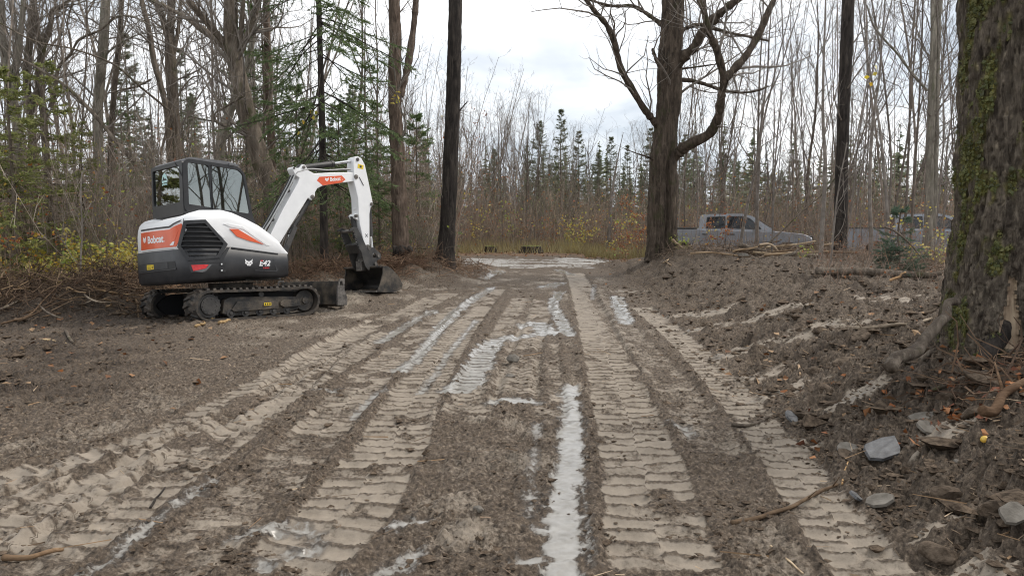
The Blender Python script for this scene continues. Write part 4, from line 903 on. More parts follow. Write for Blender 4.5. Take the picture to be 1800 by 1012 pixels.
f = MB(); f.cyl((2.87, -.5, .835), (2.87, .70, .835), .022, 10); f.build('bucket_rim', M['frame'], bk)
for y in (-.13, .11):
    f = MB(); f.plate([(2.76, .80), (3.12, .80), (3.06, .95), (2.96, .97), (2.80, .92), (2.74, .86)], [], XZ, y, y + .024); f.build('bucket_ear', M['steel'], bk, bevel=.004)
# ------------------------------------------------------------------ trees
def nrm(v): return v / (np.linalg.norm(v) + 1e-9)
class Tw:
    """collects limb polylines; thin ones become three-sided twigs"""
    def __init__(s, rng): s.P0 = []; s.P1 = []; s.r0 = []; s.r1 = []; s.rng = rng; s.tips = []; s.tubes = []
    def poly(s, P, r0, r1, thick=.018):
        P = np.asarray(P); k = len(P); rr = np.linspace(r0, r1, k)
        if r0 > thick: s.tubes.append((P, rr)); return rr
        s.P0.append(P[:-1]); s.P1.append(P[1:]); s.r0.append(rr[:-1]); s.r1.append(rr[1:]); return rr
    def branch(s, p, d, L_, r, lev, up=.25, n=5, wob=.22, kids=(5, 4, 3), ratio=.5, minr=.0022):
        rng = s.rng; P = [np.array(p)]; d = nrm(np.array(d, float))
        for i in range(n):
            d = nrm(d + wob * rng.normal(size=3) + np.array([0, 0, up * .35])); P.append(P[-1] + d * L_ / n)
        P = np.array(P); r = max(r, minr); s.poly(P, r, max(r * .3, minr * .7)); s.tips.append(P[-1])
        if lev <= 0: return
        for c in range(kids[-lev] if lev <= len(kids) else 4):
            t = .18 + .8 * rng.random(); f = t * n; i = min(int(f), n - 1); q = P[i] + (P[i + 1] - P[i]) * (f - i)
            tg = nrm(P[i + 1] - P[i]); pr = nrm(np.cross(tg, rng.normal(size=3))); a = .55 + .45 * rng.random()
            s.branch(q, tg * math.cos(a) + pr * math.sin(a), L_ * ratio * (.55 + .7 * rng.random()) * (1.15 - .5 * t), r * (1 - .6 * t) * .55, lev - 1, up, max(3, n - 1), wob, kids, ratio, minr)
    def along(s, P, R_, k, L_, lev, t0=.3, t1=1., up=.3, ang=(.6, 1.1), kids=(5, 4, 3), minr=.0022, bias=None, rmul=.45):
        """k side branches along a limb P with radii R_"""
        rng = s.rng; n = len(P) - 1
        for c in range(k):
            t = t0 + (t1 - t0) * (c + rng.random()) / k; f = min(t, .999) * n; i = int(f); q = P[i] + (P[i + 1] - P[i]) * (f - i); r = R_[i] + (R_[i + 1] - R_[i]) * (f - i)
            tg = nrm(P[i + 1] - P[i]); v = rng.normal(size=3)
            if bias is not None: v = v + np.asarray(bias)
            pr = nrm(v - tg * (v @ tg)); a = ang[0] + (ang[1] - ang[0]) * rng.random(); ll = L_ * (.5 + .8 * rng.random()) * (1.1 - .55 * (t - t0) / (t1 - t0 + 1e-6))
            s.branch(q, tg * math.cos(a) + pr * math.sin(a), ll, min(r * rmul, ll * .014), lev, up, kids=kids, minr=minr)
    def into(s, mb, tint=None, n=3):
        for P, rr in s.tubes: mb.tube(P, rr, 6, False, tint)
        if s.P0: mb.segs(np.concatenate(s.P0), np.concatenate(s.P1), np.concatenate(s.r0), np.concatenate(s.r1), n, tint)
        return mb
def trunk_mesh(mb, P, rr, n=28, m=60, seed=0, ridge=.12, flare=0., crack=None, tint=None, lump=.1):
    """bark-ridged trunk: a tube whose skin is pushed in and out"""
    P = np.asarray(P, float); Q = spline(P, m); t = np.linspace(0, 1, m); k = len(P); R_ = np.interp(t, np.linspace(0, 1, k), rr)
    s = np.r_[0, np.cumsum(np.linalg.norm(np.diff(Q, axis=0), axis=1))]
    a = np.arange(n) * 2 * math.pi / n
    T = np.gradient(Q, axis=0); T /= np.linalg.norm(T, axis=1)[:, None]
    u = np.cross(T, np.array([0, 1., 0])); u /= np.linalg.norm(u, axis=1)[:, None]; w = np.cross(T, u)
    A, Sg = np.meshgrid(a, s); RR = R_[:, None]; c = np.cos(A) * RR.max(); d = np.sin(A) * RR.max()
    big = lump * (perlin(np.cos(A) * 1.3 + 5 + seed, Sg * 1.1 + np.sin(A) * 1.3, seed) + .5 * perlin(np.cos(A) * 2.2 + 9, Sg * 2.2 + np.sin(A) * 2.2, seed + 1))
    q1 = n / 2.6 / (2 * math.pi)
    rg = ridge * (np.abs(perlin(A * q1 * 1.0 + perlin(A * 2, Sg * 3, seed + 8) * .6, Sg * 1.6, seed + 2)) + .6 * np.abs(perlin(A * q1 * 1.9, Sg * 5, seed + 3)) - .4)
    fl = flare * np.exp(-Sg / (R_[0] * 1.3)) * (1 + .75 * np.cos(A * 4 + seed) + .3 * np.cos(A * 7 + seed * 2)) if flare else 0
    rad = RR * (1 + big + rg + fl)
    if crack: rad = rad * (1 - crack[1] * np.exp(-((np.angle(np.exp(1j * (A - crack[0] - .25 * perlin(Sg * 0, Sg * .8, 77))))) / crack[2]) ** 2) * sst(crack[4], crack[3], Sg / s[-1]))
    V = Q[:, None] + rad[..., None] * (np.cos(A)[..., None] * u[:, None] + np.sin(A)[..., None] * w[:, None])
    i = np.arange(m - 1)[:, None] * n; j = np.arange(n)[None]; j2 = (j + 1) % n
    qd = np.stack([i + j, i + n + j, i + n + j2, i + j2], -1).reshape(-1, 4)
    mb.add(V.reshape(-1, 3), None, qd, tint); return V, rad, Q, R_
def wpts(pix, Y, dY=0.):
    k = len(pix); return np.array([at(px, py, Y + (dY[i] if np.ndim(dY) else dY * i / max(k - 1, 1))) for i, (px, py) in enumerate(pix)])
def hero(name, label, pix, widths, Y, mat, limbs=(), seed=1, n=24, m=70, ridge=.12, flare=.2, twigs=26, tl=1.6, lev=2, lump=.07, crack=None, group=None, cat='tree', tmat=None, leafs=None, t0=.35, kids=(5, 4, 3), base_z=None, smooth=True):
    """a tree standing at distance Y whose trunk and limbs follow the photograph"""
    rng = np.random.default_rng(seed); P = wpts(pix, Y)
    b = P[0].copy(); zg = tz(b[0], b[1]) - .12 if base_z is None else base_z
    W_ = np.array(widths) * Y / 1300 / 2
    if b[2] > zg + .05: P = np.vstack([[b[0] + (b[0] - P[1][0]) * .15, b[1], zg], P]); W_ = np.r_[W_[0] * 1.12, W_]
    root = empty(name, (P[0][0], P[0][1], zg + .12)); tag(root, label, cat, group); o = np.array(root.location)
    mb = MB(); trunk_mesh(mb, P - o, W_, n, m, seed, ridge, flare, crack, None, lump)
    mb.build('trunk', mat, root, smooth)
    tw = Tw(rng)
    Q = spline(P, 30) - o; Wq = np.interp(np.linspace(0, 1, 30), np.linspace(0, 1, len(W_)), W_)
    if twigs: tw.along(Q, Wq, twigs, tl, lev, t0, 1., .3, kids=kids, rmul=.25)
    for L_ in limbs:
        lp, lw = L_[0], L_[1]; dY = L_[2] if len(L_) > 2 else 0.; kt = int((L_[3] if len(L_) > 3 else 14) * (.8 if name.startswith('maple') else 1))
        LP = wpts(lp, Y, dY) - o; LQ = spline(LP, max(8, 5 * len(lp))); lr = np.linspace(lw[0], lw[-1], len(LQ)) * Y / 1300 / 2
        mb = MB(); wob = 1 + .12 * rng.normal(size=len(LQ)); trunk_mesh(mb, LQ, lr * wob, 10, len(LQ) * 2, seed + 5, .08, 0, None, None, .08)
        V = LQ[-1]; mb.tube([LQ[-2], V + (V - LQ[-2]) * .2], [lr[-1], lr[-1] * .4], 6); mb.build('limb', mat, root, True)
        if kt: tw.along(LQ, lr, kt, tl * .8, max(lev - 1, 1), .12, 1., .25, kids=kids, rmul=.4)
    mb = MB(); tw.into(mb)
    if mb.n: tag(mb.build('twigs', tmat or M['twig'], root), kind='stuff')
    if leafs:
        kind, k, sz = leafs; tp = np.array(tw.tips); c = tp[rng.integers(0, len(tp), k)] + rng.normal(size=(k, 3)) * .06
        mb = MB(); mb.leaves(c, sz * (.7 + .6 * rng.random(k)), rng, leafcol(k, kind)); mb.build('leaves', M['leaf'], root)
    return root
# ---- the trees that stand out, left to right
hero('bare_tree', 'leaning grey trunk at the far left edge that forks above the cedar foliage', [(36, 470), (38, 330), (32, 240), (14, 150), (6, 80), (2, 0), (-8, -120)], [17, 15, 14, 12, 11, 10, 7], 19, M['bark_lt'],
     [([(34, 250), (26, 180), (30, 110), (38, 40), (44, -20), (52, -90)], [12, 7]), ([(27, 170), (20, 130), (28, 90), (25, 20), (8, -30)], [6, 3])], 11, twigs=14, tl=2.4)
hero('bare_tree', 'dark twin stemmed trunk right of the leftmost grey trunk', [(62, 470), (60, 330), (54, 210), (48, 160), (48, 110), (56, 40), (62, -60)], [14, 13, 12, 12, 12, 11, 8], 20, M['bark'],
     [([(54, 200), (66, 150), (70, 90), (64, 40), (60, 0), (66, -50)], [9, 5])], 12, twigs=14, tl=2.4)
hero('bare_tree', 'crooked trunk with zigzag limbs against the sky at upper left', [(92, 470), (84, 330), (76, 200), (68, 150), (70, 110), (76, 84), (80, 60)], [13, 12, 11, 10, 10, 10, 8], 19.5, M['bark'],
     [([(76, 86), (90, 40), (92, 20), (110, 10), (128, -8), (150, -60)], [9, 4]), ([(74, 90), (66, 60), (65, 30), (58, -10)], [7, 4]), ([(90, 190), (98, 150), (104, 118), (124, 95), (140, 70), (178, 52), (200, 30)], [7, 2.5]), ([(126, 92), (122, 60), (118, 42), (126, 10), (132, -20)], [4, 2])], 13, twigs=10, tl=2.2)
hero('bare_tree', 'straight pale grey trunk beyond the excavator cab, a curved branch near its top', [(172, 480), (173, 290), (172, 194), (180, 97), (184, 40), (188, -60)], [17, 16, 16, 16, 15, 12], 21, M['bark_lt'],
     [([(184, 48), (198, 34), (216, 28), (240, 32), (262, 44), (284, 50)], [5, 2]), ([(182, 100), (200, 84), (222, 70), (250, 60), (285, 60)], [4, 1.5])], 14, twigs=14, tl=2.0)
hero('bare_tree', 'slim grey trunk close beside the straight pale one', [(194, 480), (194, 290), (199, 180), (207, 97), (212, 40), (216, -60)], [10, 10, 9, 9, 8, 7], 22, M['bark'], [], 15, twigs=12, tl=2.0)
hero('bare_tree', 'slim bowed trunk that curves left above the excavator cab', [(308, 480), (296, 230), (285, 160), (272, 115), (266, 80), (260, 45), (248, -5), (244, -60)], [12, 10, 9, 9, 9, 8, 8, 6], 21.5, M['bark'], [], 16, twigs=14, tl=2.0)
hero('bare_tree', 'dark forked trunk standing straight above the excavator cab roof', [(316, 480), (310, 277), (303, 166), (299, 83), (300, 50), (304, -60)], [22, 20, 18, 17, 13, 10], 22, M['bark'],
     [([(298, 75), (290, 50), (282, 22), (270, -10), (262, -60)], [11, 7]), ([(300, 110), (312, 60), (316, 20), (322, -40)], [8, 5])], 17, twigs=24, tl=2.2)
hero('bare_tree', 'big leaning maple right of the cab with long low limbs and mossy bark', [(492, 470), (486, 350), (466, 300), (446, 240), (430, 180), (414, 115), (406, 60), (406, 0), (404, -80)], [40, 34, 32, 30, 28, 27, 25, 22, 18], 18.5, M['bark'],
     [([(402, 92), (380, 70), (350, 48), (324, 30), (294, 14), (258, -4), (230, -20)], [12, 5], 1.5, 22), ([(398, 80), (378, 56), (356, 30), (340, 12), (322, -12), (300, -50)], [13, 6], -1, 18), ([(418, 100), (432, 70), (444, 38), (452, 10), (470, -60)], [12, 7], 0, 16), ([(424, 92), (424, 50), (428, 0), (430, -60)], [9, 6], 0, 12),
      ([(442, 242), (420, 232), (398, 222), (380, 214), (378, 200), (400, 186), (430, 168)], [6, 2.5], -1.2, 8), ([(380, 214), (356, 210), (336, 205)], [3, 1.5], -1.2, 4), ([(450, 230), (470, 200), (478, 150), (476, 90)], [8, 4], 1, 10)], 18, n=36, m=110, ridge=.13, lump=.09, twigs=20, tl=2.4, flare=.3)
hero('bare_tree', 'second pale stem crossing behind the leaning maple', [(386, 470), (384, 330), (388, 250), (404, 195), (420, 160), (436, 110), (448, 40), (462, -60)], [18, 17, 16, 14, 12, 10, 8, 6], 21, M['bark_lt'], [], 19, twigs=16, tl=2.0)
hero('bare_tree', 'slender brown trunk between the leaning maple and the spruce', [(482, 470), (478, 277), (472, 180), (470, 100), (468, 0), (466, -80)], [15, 14, 13, 12, 11, 9], 20, M['bark_rd'], [([(470, 60), (460, 30), (452, 0), (450, -40)], [6, 4])], 20, twigs=18, tl=1.8)
hero('shaggy_tree', 'thick shaggy brown trunk with a lichened dead fork, behind the boom tip', [(706, 470), (702, 350), (699, 280), (695, 200), (694, 130), (695, 60), (693, 0), (697, -70)], [30, 26, 24, 22, 21, 20, 19, 15], 18.5, M['bark_rd'],
     [([(704, 170), (709, 150), (716, 120), (724, 70), (729, 30), (731, 0), (728, -14)], [12, 10], .3, 3)], 21, n=40, m=130, ridge=.2, lump=.10, twigs=12, tl=1.5, flare=.25)
hero('dark_trunk_tree', 'straight dark wet trunk on the berm at the left of the track', [(779, 475), (785, 420), (790, 330), (794, 230), (798, 120), (800, 40), (801, -70)], [35, 28, 26, 25, 24, 23, 21], 19.2, M['bark_dk'], [([(803, 195), (806, 196), (812, 190), (822, 178)], [4, 1.5], 0, 3)], 22, n=44, m=140, ridge=.10, lump=.045, twigs=5, tl=.9, t0=.2, flare=.45)
mp_ = hero('maple_tree', 'massive old maple on the bank with a hollow cleft and long curved limbs', [(1164, 437), (1164, 400), (1165, 340), (1165, 290), (1170, 230), (1176, 170), (1176, 120), (1181, 60), (1183, 0), (1184, -90)], [53, 49, 48, 46, 41, 39, 41, 37, 37, 32], 21, M['bark_maple'],
     [([(1162, 228), (1150, 214), (1132, 191), (1110, 155), (1091, 119), (1080, 75), (1066, 44), (1047, 22), (1030, 0), (1010, -30)], [13, 7], -1.5, 24), ([(1164, 44), (1150, 34), (1130, 20), (1110, 11), (1077, 11), (1045, 3), (1010, -12)], [9, 4], 1, 18), ([(1160, 120), (1153, 104), (1147, 86)], [7, 5], -.4, 0),
      ([(1180, 280), (1196, 264), (1212, 254), (1243, 238), (1256, 222), (1264, 200), (1268, 170), (1274, 138)], [20, 12], -1.5, 6), ([(1274, 142), (1260, 89), (1246, 55), (1238, 22), (1229, 0), (1222, -40)], [12, 7], [-1.5, -1.7, -1.9, -2, -2, -2], 14), ([(1273, 142), (1284, 128), (1310, 100), (1335, 58), (1350, 22), (1362, -4), (1376, -50)], [14, 8], [-1.5, -1.4, -1.2, -1, -.8, -.6, -.5], 16),
      ([(1184, 118), (1204, 98), (1220, 84), (1238, 52), (1258, 32), (1274, 17), (1300, -4), (1330, -40)], [18, 11], -1.2, 14), ([(1192, 140), (1215, 142), (1238, 148), (1268, 158), (1300, 163), (1330, 160), (1350, 152)], [8, 3], 1.6, 12), ([(1190, 62), (1206, 50), (1232, 44), (1260, 52), (1290, 60), (1325, 66), (1350, 72)], [8, 4], 1.2, 14),
      ([(1188, 108), (1210, 88), (1228, 70), (1240, 40), (1238, 0), (1246, -40)], [8, 5], -.6, 8), ([(1152, 282), (1138, 276), (1120, 270), (1098, 262)], [4, 1.5], -1, 3), ([(1190, 122), (1225, 118), (1265, 112)], [4, 2], .5, 4)], 23, n=56, m=190, ridge=.13, lump=.085, twigs=10, tl=2.6, t0=.55, flare=.14, crack=(1.85, .5, .16, .25, .44), kids=(5, 4), lev=2)
hero('mossy_trunk_tree', 'straight dark mossy trunk between the two pickups', [(1476, 452), (1478, 380), (1480, 280), (1484, 166), (1488, 83), (1491, 0), (1494, -80)], [24, 22, 20, 20, 20, 20, 17], 19, M['bark_dk'], [], 24, n=36, m=110, ridge=.10, lump=.05, twigs=8, tl=1.6, flare=.3)
hero('twin_trunk_tree', 'grey twin trunk just left of the big mossy tree', [(1630, 470), (1633, 380), (1635, 280), (1638, 166), (1641, 83), (1640, 0), (1640, -70)], [19, 14, 12, 12, 10, 8, 7], 20, M['bark_lt'],
     [([(1640, 420), (1643, 320), (1645, 240), (1646, 160), (1648, 83), (1651, 0), (1656, -60)], [10, 9], .1, 8), ([(1630, 160), (1604, 130), (1577, 94), (1560, 76), (1544, 58), (1533, 40), (1524, 10)], [5, 2.5], -.5, 10)], 25, twigs=12, tl=1.8)
# leaning dead poles that cross the left-hand wood
for i, (lab, pp, Y0, dy, w) in enumerate([
    ('long thin dead pole sloping down from the far left towards the cab', [(-20, 30), (60, 72), (127, 86), (199, 113), (249, 155), (300, 196)], 17, 2, 4.5),
    ('thicker dead pole leaning low across the left wood', [(36, 104), (80, 128), (119, 155), (166, 202), (205, 250), (236, 285)], 17.5, 0, 8),
    ('bowed dead branch arching right of the straight pale trunk', [(282, 272), (290, 240), (300, 200), (318, 160), (336, 138), (352, 133)], 17.5, .5, 4.5),
    ('dead branch reaching left in front of the bowed trunk', [(190, 164), (214, 158), (240, 152), (256, 145), (265, 140)], 18.5, 0, 4)]):
    P = spline(wpts(pp, Y0, dy), 24); r_ = empty('dead_pole', tuple(P[-1])); tag(r_, lab, 'dead branch'); o = np.array(r_.location); tw = Tw(np.random.default_rng(50 + i))
    rr = np.linspace(w * .5, w, 24) * Y0 / 2600
    if i == 2: rr = rr[::-1]
    mb = MB(); trunk_mesh(mb, P - o, rr, 8, 40, i, .06); mb.build('stem', M['bark'], r_, True)
    tw.along(P - o, rr, 9, .8, 1, .1, .95, .1); mb = MB(); tw.into(mb); tag(mb.build('twigs', M['twig'], r_), kind='stuff')
# ---- the great mossy trunk at the right edge
def moss_tree():
    rng = np.random.default_rng(3); Y = 5.9
    P = wpts([(1790, 668), (1784, 600), (1783, 520), (1788, 420), (1794, 300), (1798, 150), (1800, 0), (1802, -120)], Y); zg = tz(P[0][0], Y)
    P[0][2] = zg - .15; Wd = np.array([120, 107, 101, 96, 94, 93, 95, 97]) * Y / 1300
    r_ = empty('mossy_tree', (P[0][0], Y, zg)); tag(r_, 'huge mossy trunk with a torn scar at its foot, at the right edge', 'tree'); o = np.array(r_.location)
    mb = MB(); V, rad, Q, R_ = trunk_mesh(mb, P - o, Wd, 200, 420, 4, .075, .22, None, None, .035)
    n, m = 200, 420; a = np.arange(n) * 2 * math.pi / n; s = np.linspace(0, 5.2, m); A, Sg = np.meshgrid(a, s)
    # the scar: bark torn off the foot on the side of the track
    f = .94; da = np.angle(np.exp(1j * (A - f))); zz = V[..., 2]
    sc = sst(1., .7, np.abs(da + .04 * perlin(Sg * 6, A * 3, 5) + .02 * perlin(Sg * 19, A * 3, 5)) / .14 * (1 + 1.1 * sst(.20, .5, zz))) * sst(.56, .50, zz + .12 * perlin(A * 14, Sg * 0, 6)) * sst(-.02, .05, zz)
    # bark plates: long fissures pressed deeper
    fis = sst(.16, .0, np.abs(perlin(A * 9 + .5 * perlin(A * 3, Sg * 2.5, 71), Sg * 1.3, 72))) * (.5 + .5 * perlin(A * 5, Sg * 3, 73)) + .6 * sst(.14, 0, np.abs(perlin(A * 17, Sg * 3.2 + A, 74)))
    pl = perlin(A * 26, Sg * 9, 75)
    ax = (V - Q[:, None]); ax /= np.linalg.norm(ax, axis=2)[..., None]
    V2 = V + ax * ((-.030 * fis + .007 * pl) * (1 - sc) - .05 * sc)[..., None]
    # the crack above the scar, to the right
    cr = np.exp(-((np.angle(np.exp(1j * (A - 1.42 - .05 * perlin(Sg * 5, A * 0, 9)))) / .022)) ** 2) * sst(.55, .65, zz) * sst(1.25, 1.1, zz)
    V2 -= ax * (.05 * cr)[..., None]
    i = np.arange(m - 1)[:, None] * n; j = np.arange(n)[None]; j2 = (j + 1) % n
    qd = np.stack([i + j, i + n + j, i + n + j2, i + j2], -1).reshape(-1, 4)
    mossf = fbm(A * 2.2, Sg * 1.5, 81, 4); side = .5 * np.exp(-(np.angle(np.exp(1j * (A - .10))) / .40) ** 2) + .34 * np.exp(-(np.angle(np.exp(1j * (A - 1.45))) / .50) ** 2)
    ms = np.clip(sst(.26, .62, mossf * .6 + side + .10 * sst(.2, 1.4, zz) + .25 * perlin(A * 12, Sg * 7, 82)), 0, 1) * (1 - sc) * (1 - .6 * np.clip(fis, 0, 1))
    tn = (1 - ms)[..., None] * np.array([1, 1, 1]) + ms[..., None] * np.array([1.0, 1.12, .34]); tn = tn * (1 + .25 * np.clip(pl, -1, 1)[..., None])
    lich = sst(.55, .7, perlin(A * 14, Sg * 8, 83)) * (1 - sc); tn = tn * (1 + 1.1 * lich[..., None] * np.array([1, 1.02, .95]))
    tn = np.concatenate([tn, np.ones((m, n, 1))], 2)
    fv = sc.ravel()[qd].mean(1) > .5
    mb = MB(); mb.add(V2.reshape(-1, 3), None, qd[~fv], tn.reshape(-1, 4)); tr = mb.build('trunk', M['bark_moss'], r_, True)
    mb = MB(); mb.add(V2.reshape(-1, 3), None, qd[fv]); mb.build('torn_scar', M['fresh'], r_, True)
    # cushions of moss standing off the bark
    w = (ms.ravel() ** 2) * 1. ; w = w * (np.cos(A - 1.2).ravel() > -.35); w = w / w.sum()
    idx = rng.choice(n * m, 5200, p=w); k = len(idx); Cc = V2.reshape(-1, 3)[idx]; Nn = ax.reshape(-1, 3)[idx]
    rs = .006 + .013 * rng.random(k) ** 2
    dome = np.array([(1, 0, 0), (.5, .87, 0), (-.5, .87, 0), (-1, 0, 0), (-.5, -.87, 0), (.5, -.87, 0), (.55, .3, .6), (-.3, .5, .65), (-.25, -.5, .6), (.1, 0, .85)])
    dt = [(0, 1, 6), (1, 2, 7), (1, 7, 6), (2, 3, 7), (3, 4, 8), (3, 8, 7), (4, 5, 8), (5, 0, 6), (5, 6, 8), (6, 7, 9), (7, 8, 9), (8, 6, 9)]
    t1 = np.cross(Nn, np.array([0, 0, 1.])); t1 /= np.linalg.norm(t1, axis=1)[:, None]; t2 = np.cross(Nn, t1)
    dv = dome[None] * (1 + .25 * rng.normal(size=(k, 10, 1)))
    VV = Cc[:, None] + rs[:, None, None] * (dv[..., :1] * t1[:, None] + dv[..., 1:2] * t2[:, None] * 1.1 + dv[..., 2:] * Nn[:, None] * .8)
    pal = np.array([(.075, .085, .020), (.105, .112, .025), (.055, .058, .018), (.15, .145, .04)])[rng.integers(0, 4, k)]
    mb = MB(); mb.add(VV.reshape(-1, 3), (np.array(dt)[None] + (np.arange(k) * 10)[:, None, None]).reshape(-1, 3), None, np.repeat(np.c_[pal, np.ones(k)], 10, 0))
    # short fuzz on the cushions
    q = rng.integers(0, k, 26000); D = nrm2(Nn[q] + .7 * rng.normal(size=(26000, 3))); mb.blades(Cc[q] + rng.normal(size=(26000, 3)) * 1.6 * rs[q][:, None] * .6 + Nn[q] * rs[q][:, None] * .5, D, .010 + .012 * rng.random(26000), .0045, rng, np.c_[pal[q] * 1.15, np.ones(26000)])
    tag(mb.build('moss', M['moss'], r_), None, None, None, 'stuff')
    # roots at the foot
    for k_, (dx, dy, ln) in enumerate([(-.50, -.40, .8), (-.15, -.66, .7), (.35, -.62, .6)]):
        q = [np.array([dx * (.75 + ln * t), dy * (.75 + ln * t), .17 - .34 * t ** .7]) for t in (0, .3, .6, 1)]; mb = MB(); trunk_mesh(mb, spline(q, 14), np.linspace(.10, .015, 14), 14, 28, 90 + k_, .12, 0, None, None, .12); mb.build('root', M['bark_dk'], r_, True)
def nrm2(a): return a / (np.linalg.norm(a, axis=1)[:, None] + 1e-9)
moss_tree()
# ---- conifers
def conifer_mesh(name, seed, H, r0, Lmax, t_low, whorls, per, nd, col, droop=.25, needle=(.06, .012), sparse=0., side=9, mats=None, taperp=.9, up_tip=.15):
    rng = np.random.default_rng(seed); mb = MB(); P = np.array([[0, 0, -.1], [.02, 0, H * .3], [-.02, .03, H * .65], [0, 0, H]]); Q = spline(P, 16); mb.tube(Q, np.linspace(r0, .012, 16), 8, False, (1, 1, 1, 1), 0)
    tr, nb, nD, nl, br = [], [], [], [], []
    for w in range(whorls):
        t = t_low + (1 - t_low) * ((w + .4 * rng.random()) / whorls)
        for b in range(per):
            if rng.random() < sparse: continue
            t = t_low + (1 - t_low) * rng.random() ** 1.35; z = H * min(t, .985); dz_ = rng.normal() * .16
            az = rng.random() * 6.283; L_ = Lmax * (1 - (t - t_low) / (1.02 - t_low)) ** taperp * (.5 + .65 * rng.random()) + .07
            d = np.array([math.cos(az), math.sin(az), .18 - droop * (1 - t) * 2 + dz_ + .7 * max(0, t - .8) / .2]); k = 6; p = np.array([0, 0, z]); pts = [p]
            for i in range(k):
                d = nrm(d + np.array([0, 0, -droop * .22 + up_tip * (i / k)]) + rng.normal(size=3) * .05); p = p + d * L_ / k; pts.append(p)
            pts = np.array(pts); mb.segs(pts[:-1], pts[1:], np.linspace(.012, .005, k) * (.6 + L_ * .5), np.linspace(.010, .003, k) * (.6 + L_ * .5), 3, (1, 1, 1, 1), 0)
            for q in range(side):
                f = (.22 + .78 * (q + rng.random()) / side) * k; i = min(int(f), k - 1); c = pts[i] + (pts[i + 1] - pts[i]) * (f - i); tg = nrm(pts[i + 1] - pts[i]); sd = np.cross(tg, [0, 0, 1.]) * (1 if q % 2 else -1)
                dd = nrm(tg * .75 + sd * .8 + np.array([0, 0, -.18]) + rng.normal(size=3) * .15); ll = L_ * (.42 - .28 * f / k) * (.6 + .6 * rng.random()) + .06
                br.append((c, c + dd * ll))
                u = rng.random(nd) ; base = c + dd * ll * u[:, None]; D = nrm2(dd + rng.normal(size=(nd, 3)) * .55 + np.array([0, 0, .05])); nb.append(base); nD.append(D)
            u = rng.random(nd); base = pts[-2] + (pts[-1] - pts[-2]) * u[:, None]; nb.append(base); nD.append(nrm2(tg + rng.normal(size=(nd, 3)) * .5))
    a = np.array([b[0] for b in br]); c = np.array([b[1] for b in br]); mb.segs(a, c, .004, .002, 3, (1, 1, 1, 1), 0)
    nb = np.concatenate(nb); nD = np.concatenate(nD); k = len(nb); mb.blades(nb, nD, needle[0] * (.6 + .8 * rng.random(k)), needle[1], rng, leafcol(k, col), 1)
    return mb.mesh(name, mats or [M['bark'], M['needle']])
def place(me_or_obj, name, x, y, rz, sc, label, cat, group=None, dz=-.05, tilt=(0, 0)):
    o = ob(name, me_or_obj, None, (x, y, tz(x, y) + dz), (tilt[0], tilt[1], rz)); o.scale = (sc, sc, sc); return tag(o, label, cat, group)
def split_tree(name, label, me, x, y, rz=0, sc=1., group=None, dz=-.05, cat='tree'):
    """trunk and crown of a two-material tree mesh as parts of their own"""
    r_ = empty(name, (x, y, tz(x, y) + dz), (0, 0, rz)); r_.scale = (sc, sc, sc); tag(r_, label, cat, group)
    import bmesh
    for k, nm in ((0, 'trunk'), (1, 'crown')):
        bm = bmesh.new(); bm.from_mesh(me); bmesh.ops.delete(bm, geom=[f for f in bm.faces if f.material_index != k], context='FACES')
        m2 = bpy.data.meshes.new(nm); bm.to_mesh(m2); bm.free(); mt = me.materials[k]; m2.materials.clear(); m2.materials.append(mt)
        for p in m2.polygons: p.material_index = 0
        ob(nm, m2, r_)
    return r_
def X(px, Y): return (px - 900) / 1300 * Y
spruce = conifer_mesh('spruce', 31, 13., .105, 2.4, .17, 27, 5, 32, 'fir', .36, (.085, .019), .1, 12, [M['bark_dk'], M['needle']], .42)
split_tree('spruce_tree', 'tall thin spruce with drooping green sprays behind the excavator boom', spruce, X(570, 17.2), 17.2)
cedar = [conifer_mesh('cedar', 41 + k, 4.6 + k, .07, 1.25, .1, 18, 6, 17, 'cedar', .2, (.085, .03), .1, 7, None, .5) for k in range(2)]
CED = [(30, 15.6, 1.0, 'yellow green cedar filling the left edge of the photo'), (95, 17.5, .92, 'yellow green cedar right of the leftmost cedar'), (-40, 17, 1.15, 'yellow green cedar cut by the left edge'), (150, 19, .72, 'small cedar in front of the straight pale trunk'), (-330, 15.5, 1.2, 'nearer cedar outside the left edge, mirrored in the rear cab window'), (-250, 18.5, 1.3, 'farther cedar outside the left edge, mirrored in the rear cab window')]
for k, (px, Y, sc, lb) in enumerate(CED): split_tree('cedar_tree', lb, cedar[k % 2], X(px, Y), Y, k * 1.7, sc)
fir = [conifer_mesh('fir', 51 + k, 4.2 + k * 1.4, .05, 1.2, .08, 16, 6, 15, 'fir', .16, (.075, .020), .1, 7, None, .8) for k in range(3)]
FIR = [(600, 20, 1.1, 'young fir just right of the thin spruce trunk'), (648, 21.5, 1.25, 'young fir behind the excavator arm'), (470, 20.5, 1.2, 'young fir beside the leaning maple'), (528, 22, 1.3, 'young fir behind the top of the boom'), (668, 19.2, .8, 'short fir beside the thick shaggy trunk'), (440, 24, 1.35, 'fir showing between the cab and the maple'), (735, 25, 1.2, 'fir right of the thick shaggy trunk'), (225, 26, 1.1, 'fir behind the cab roof at left')]
for k, (px, Y, sc, lb) in enumerate(FIR): split_tree('fir_tree', lb, fir[k % 3], X(px, Y), Y, k * 2.1, sc)
sap = conifer_mesh('fir_sapling', 61, 1.15, .016, .42, .1, 9, 5, 26, 'spruce', .05, (.05, .010), 0, 7, None, .7)
split_tree('fir_sapling', 'small blue green fir sapling in front of the second pickup', sap, X(1580, 13.2), 13.2, 0, 1., dz=0)
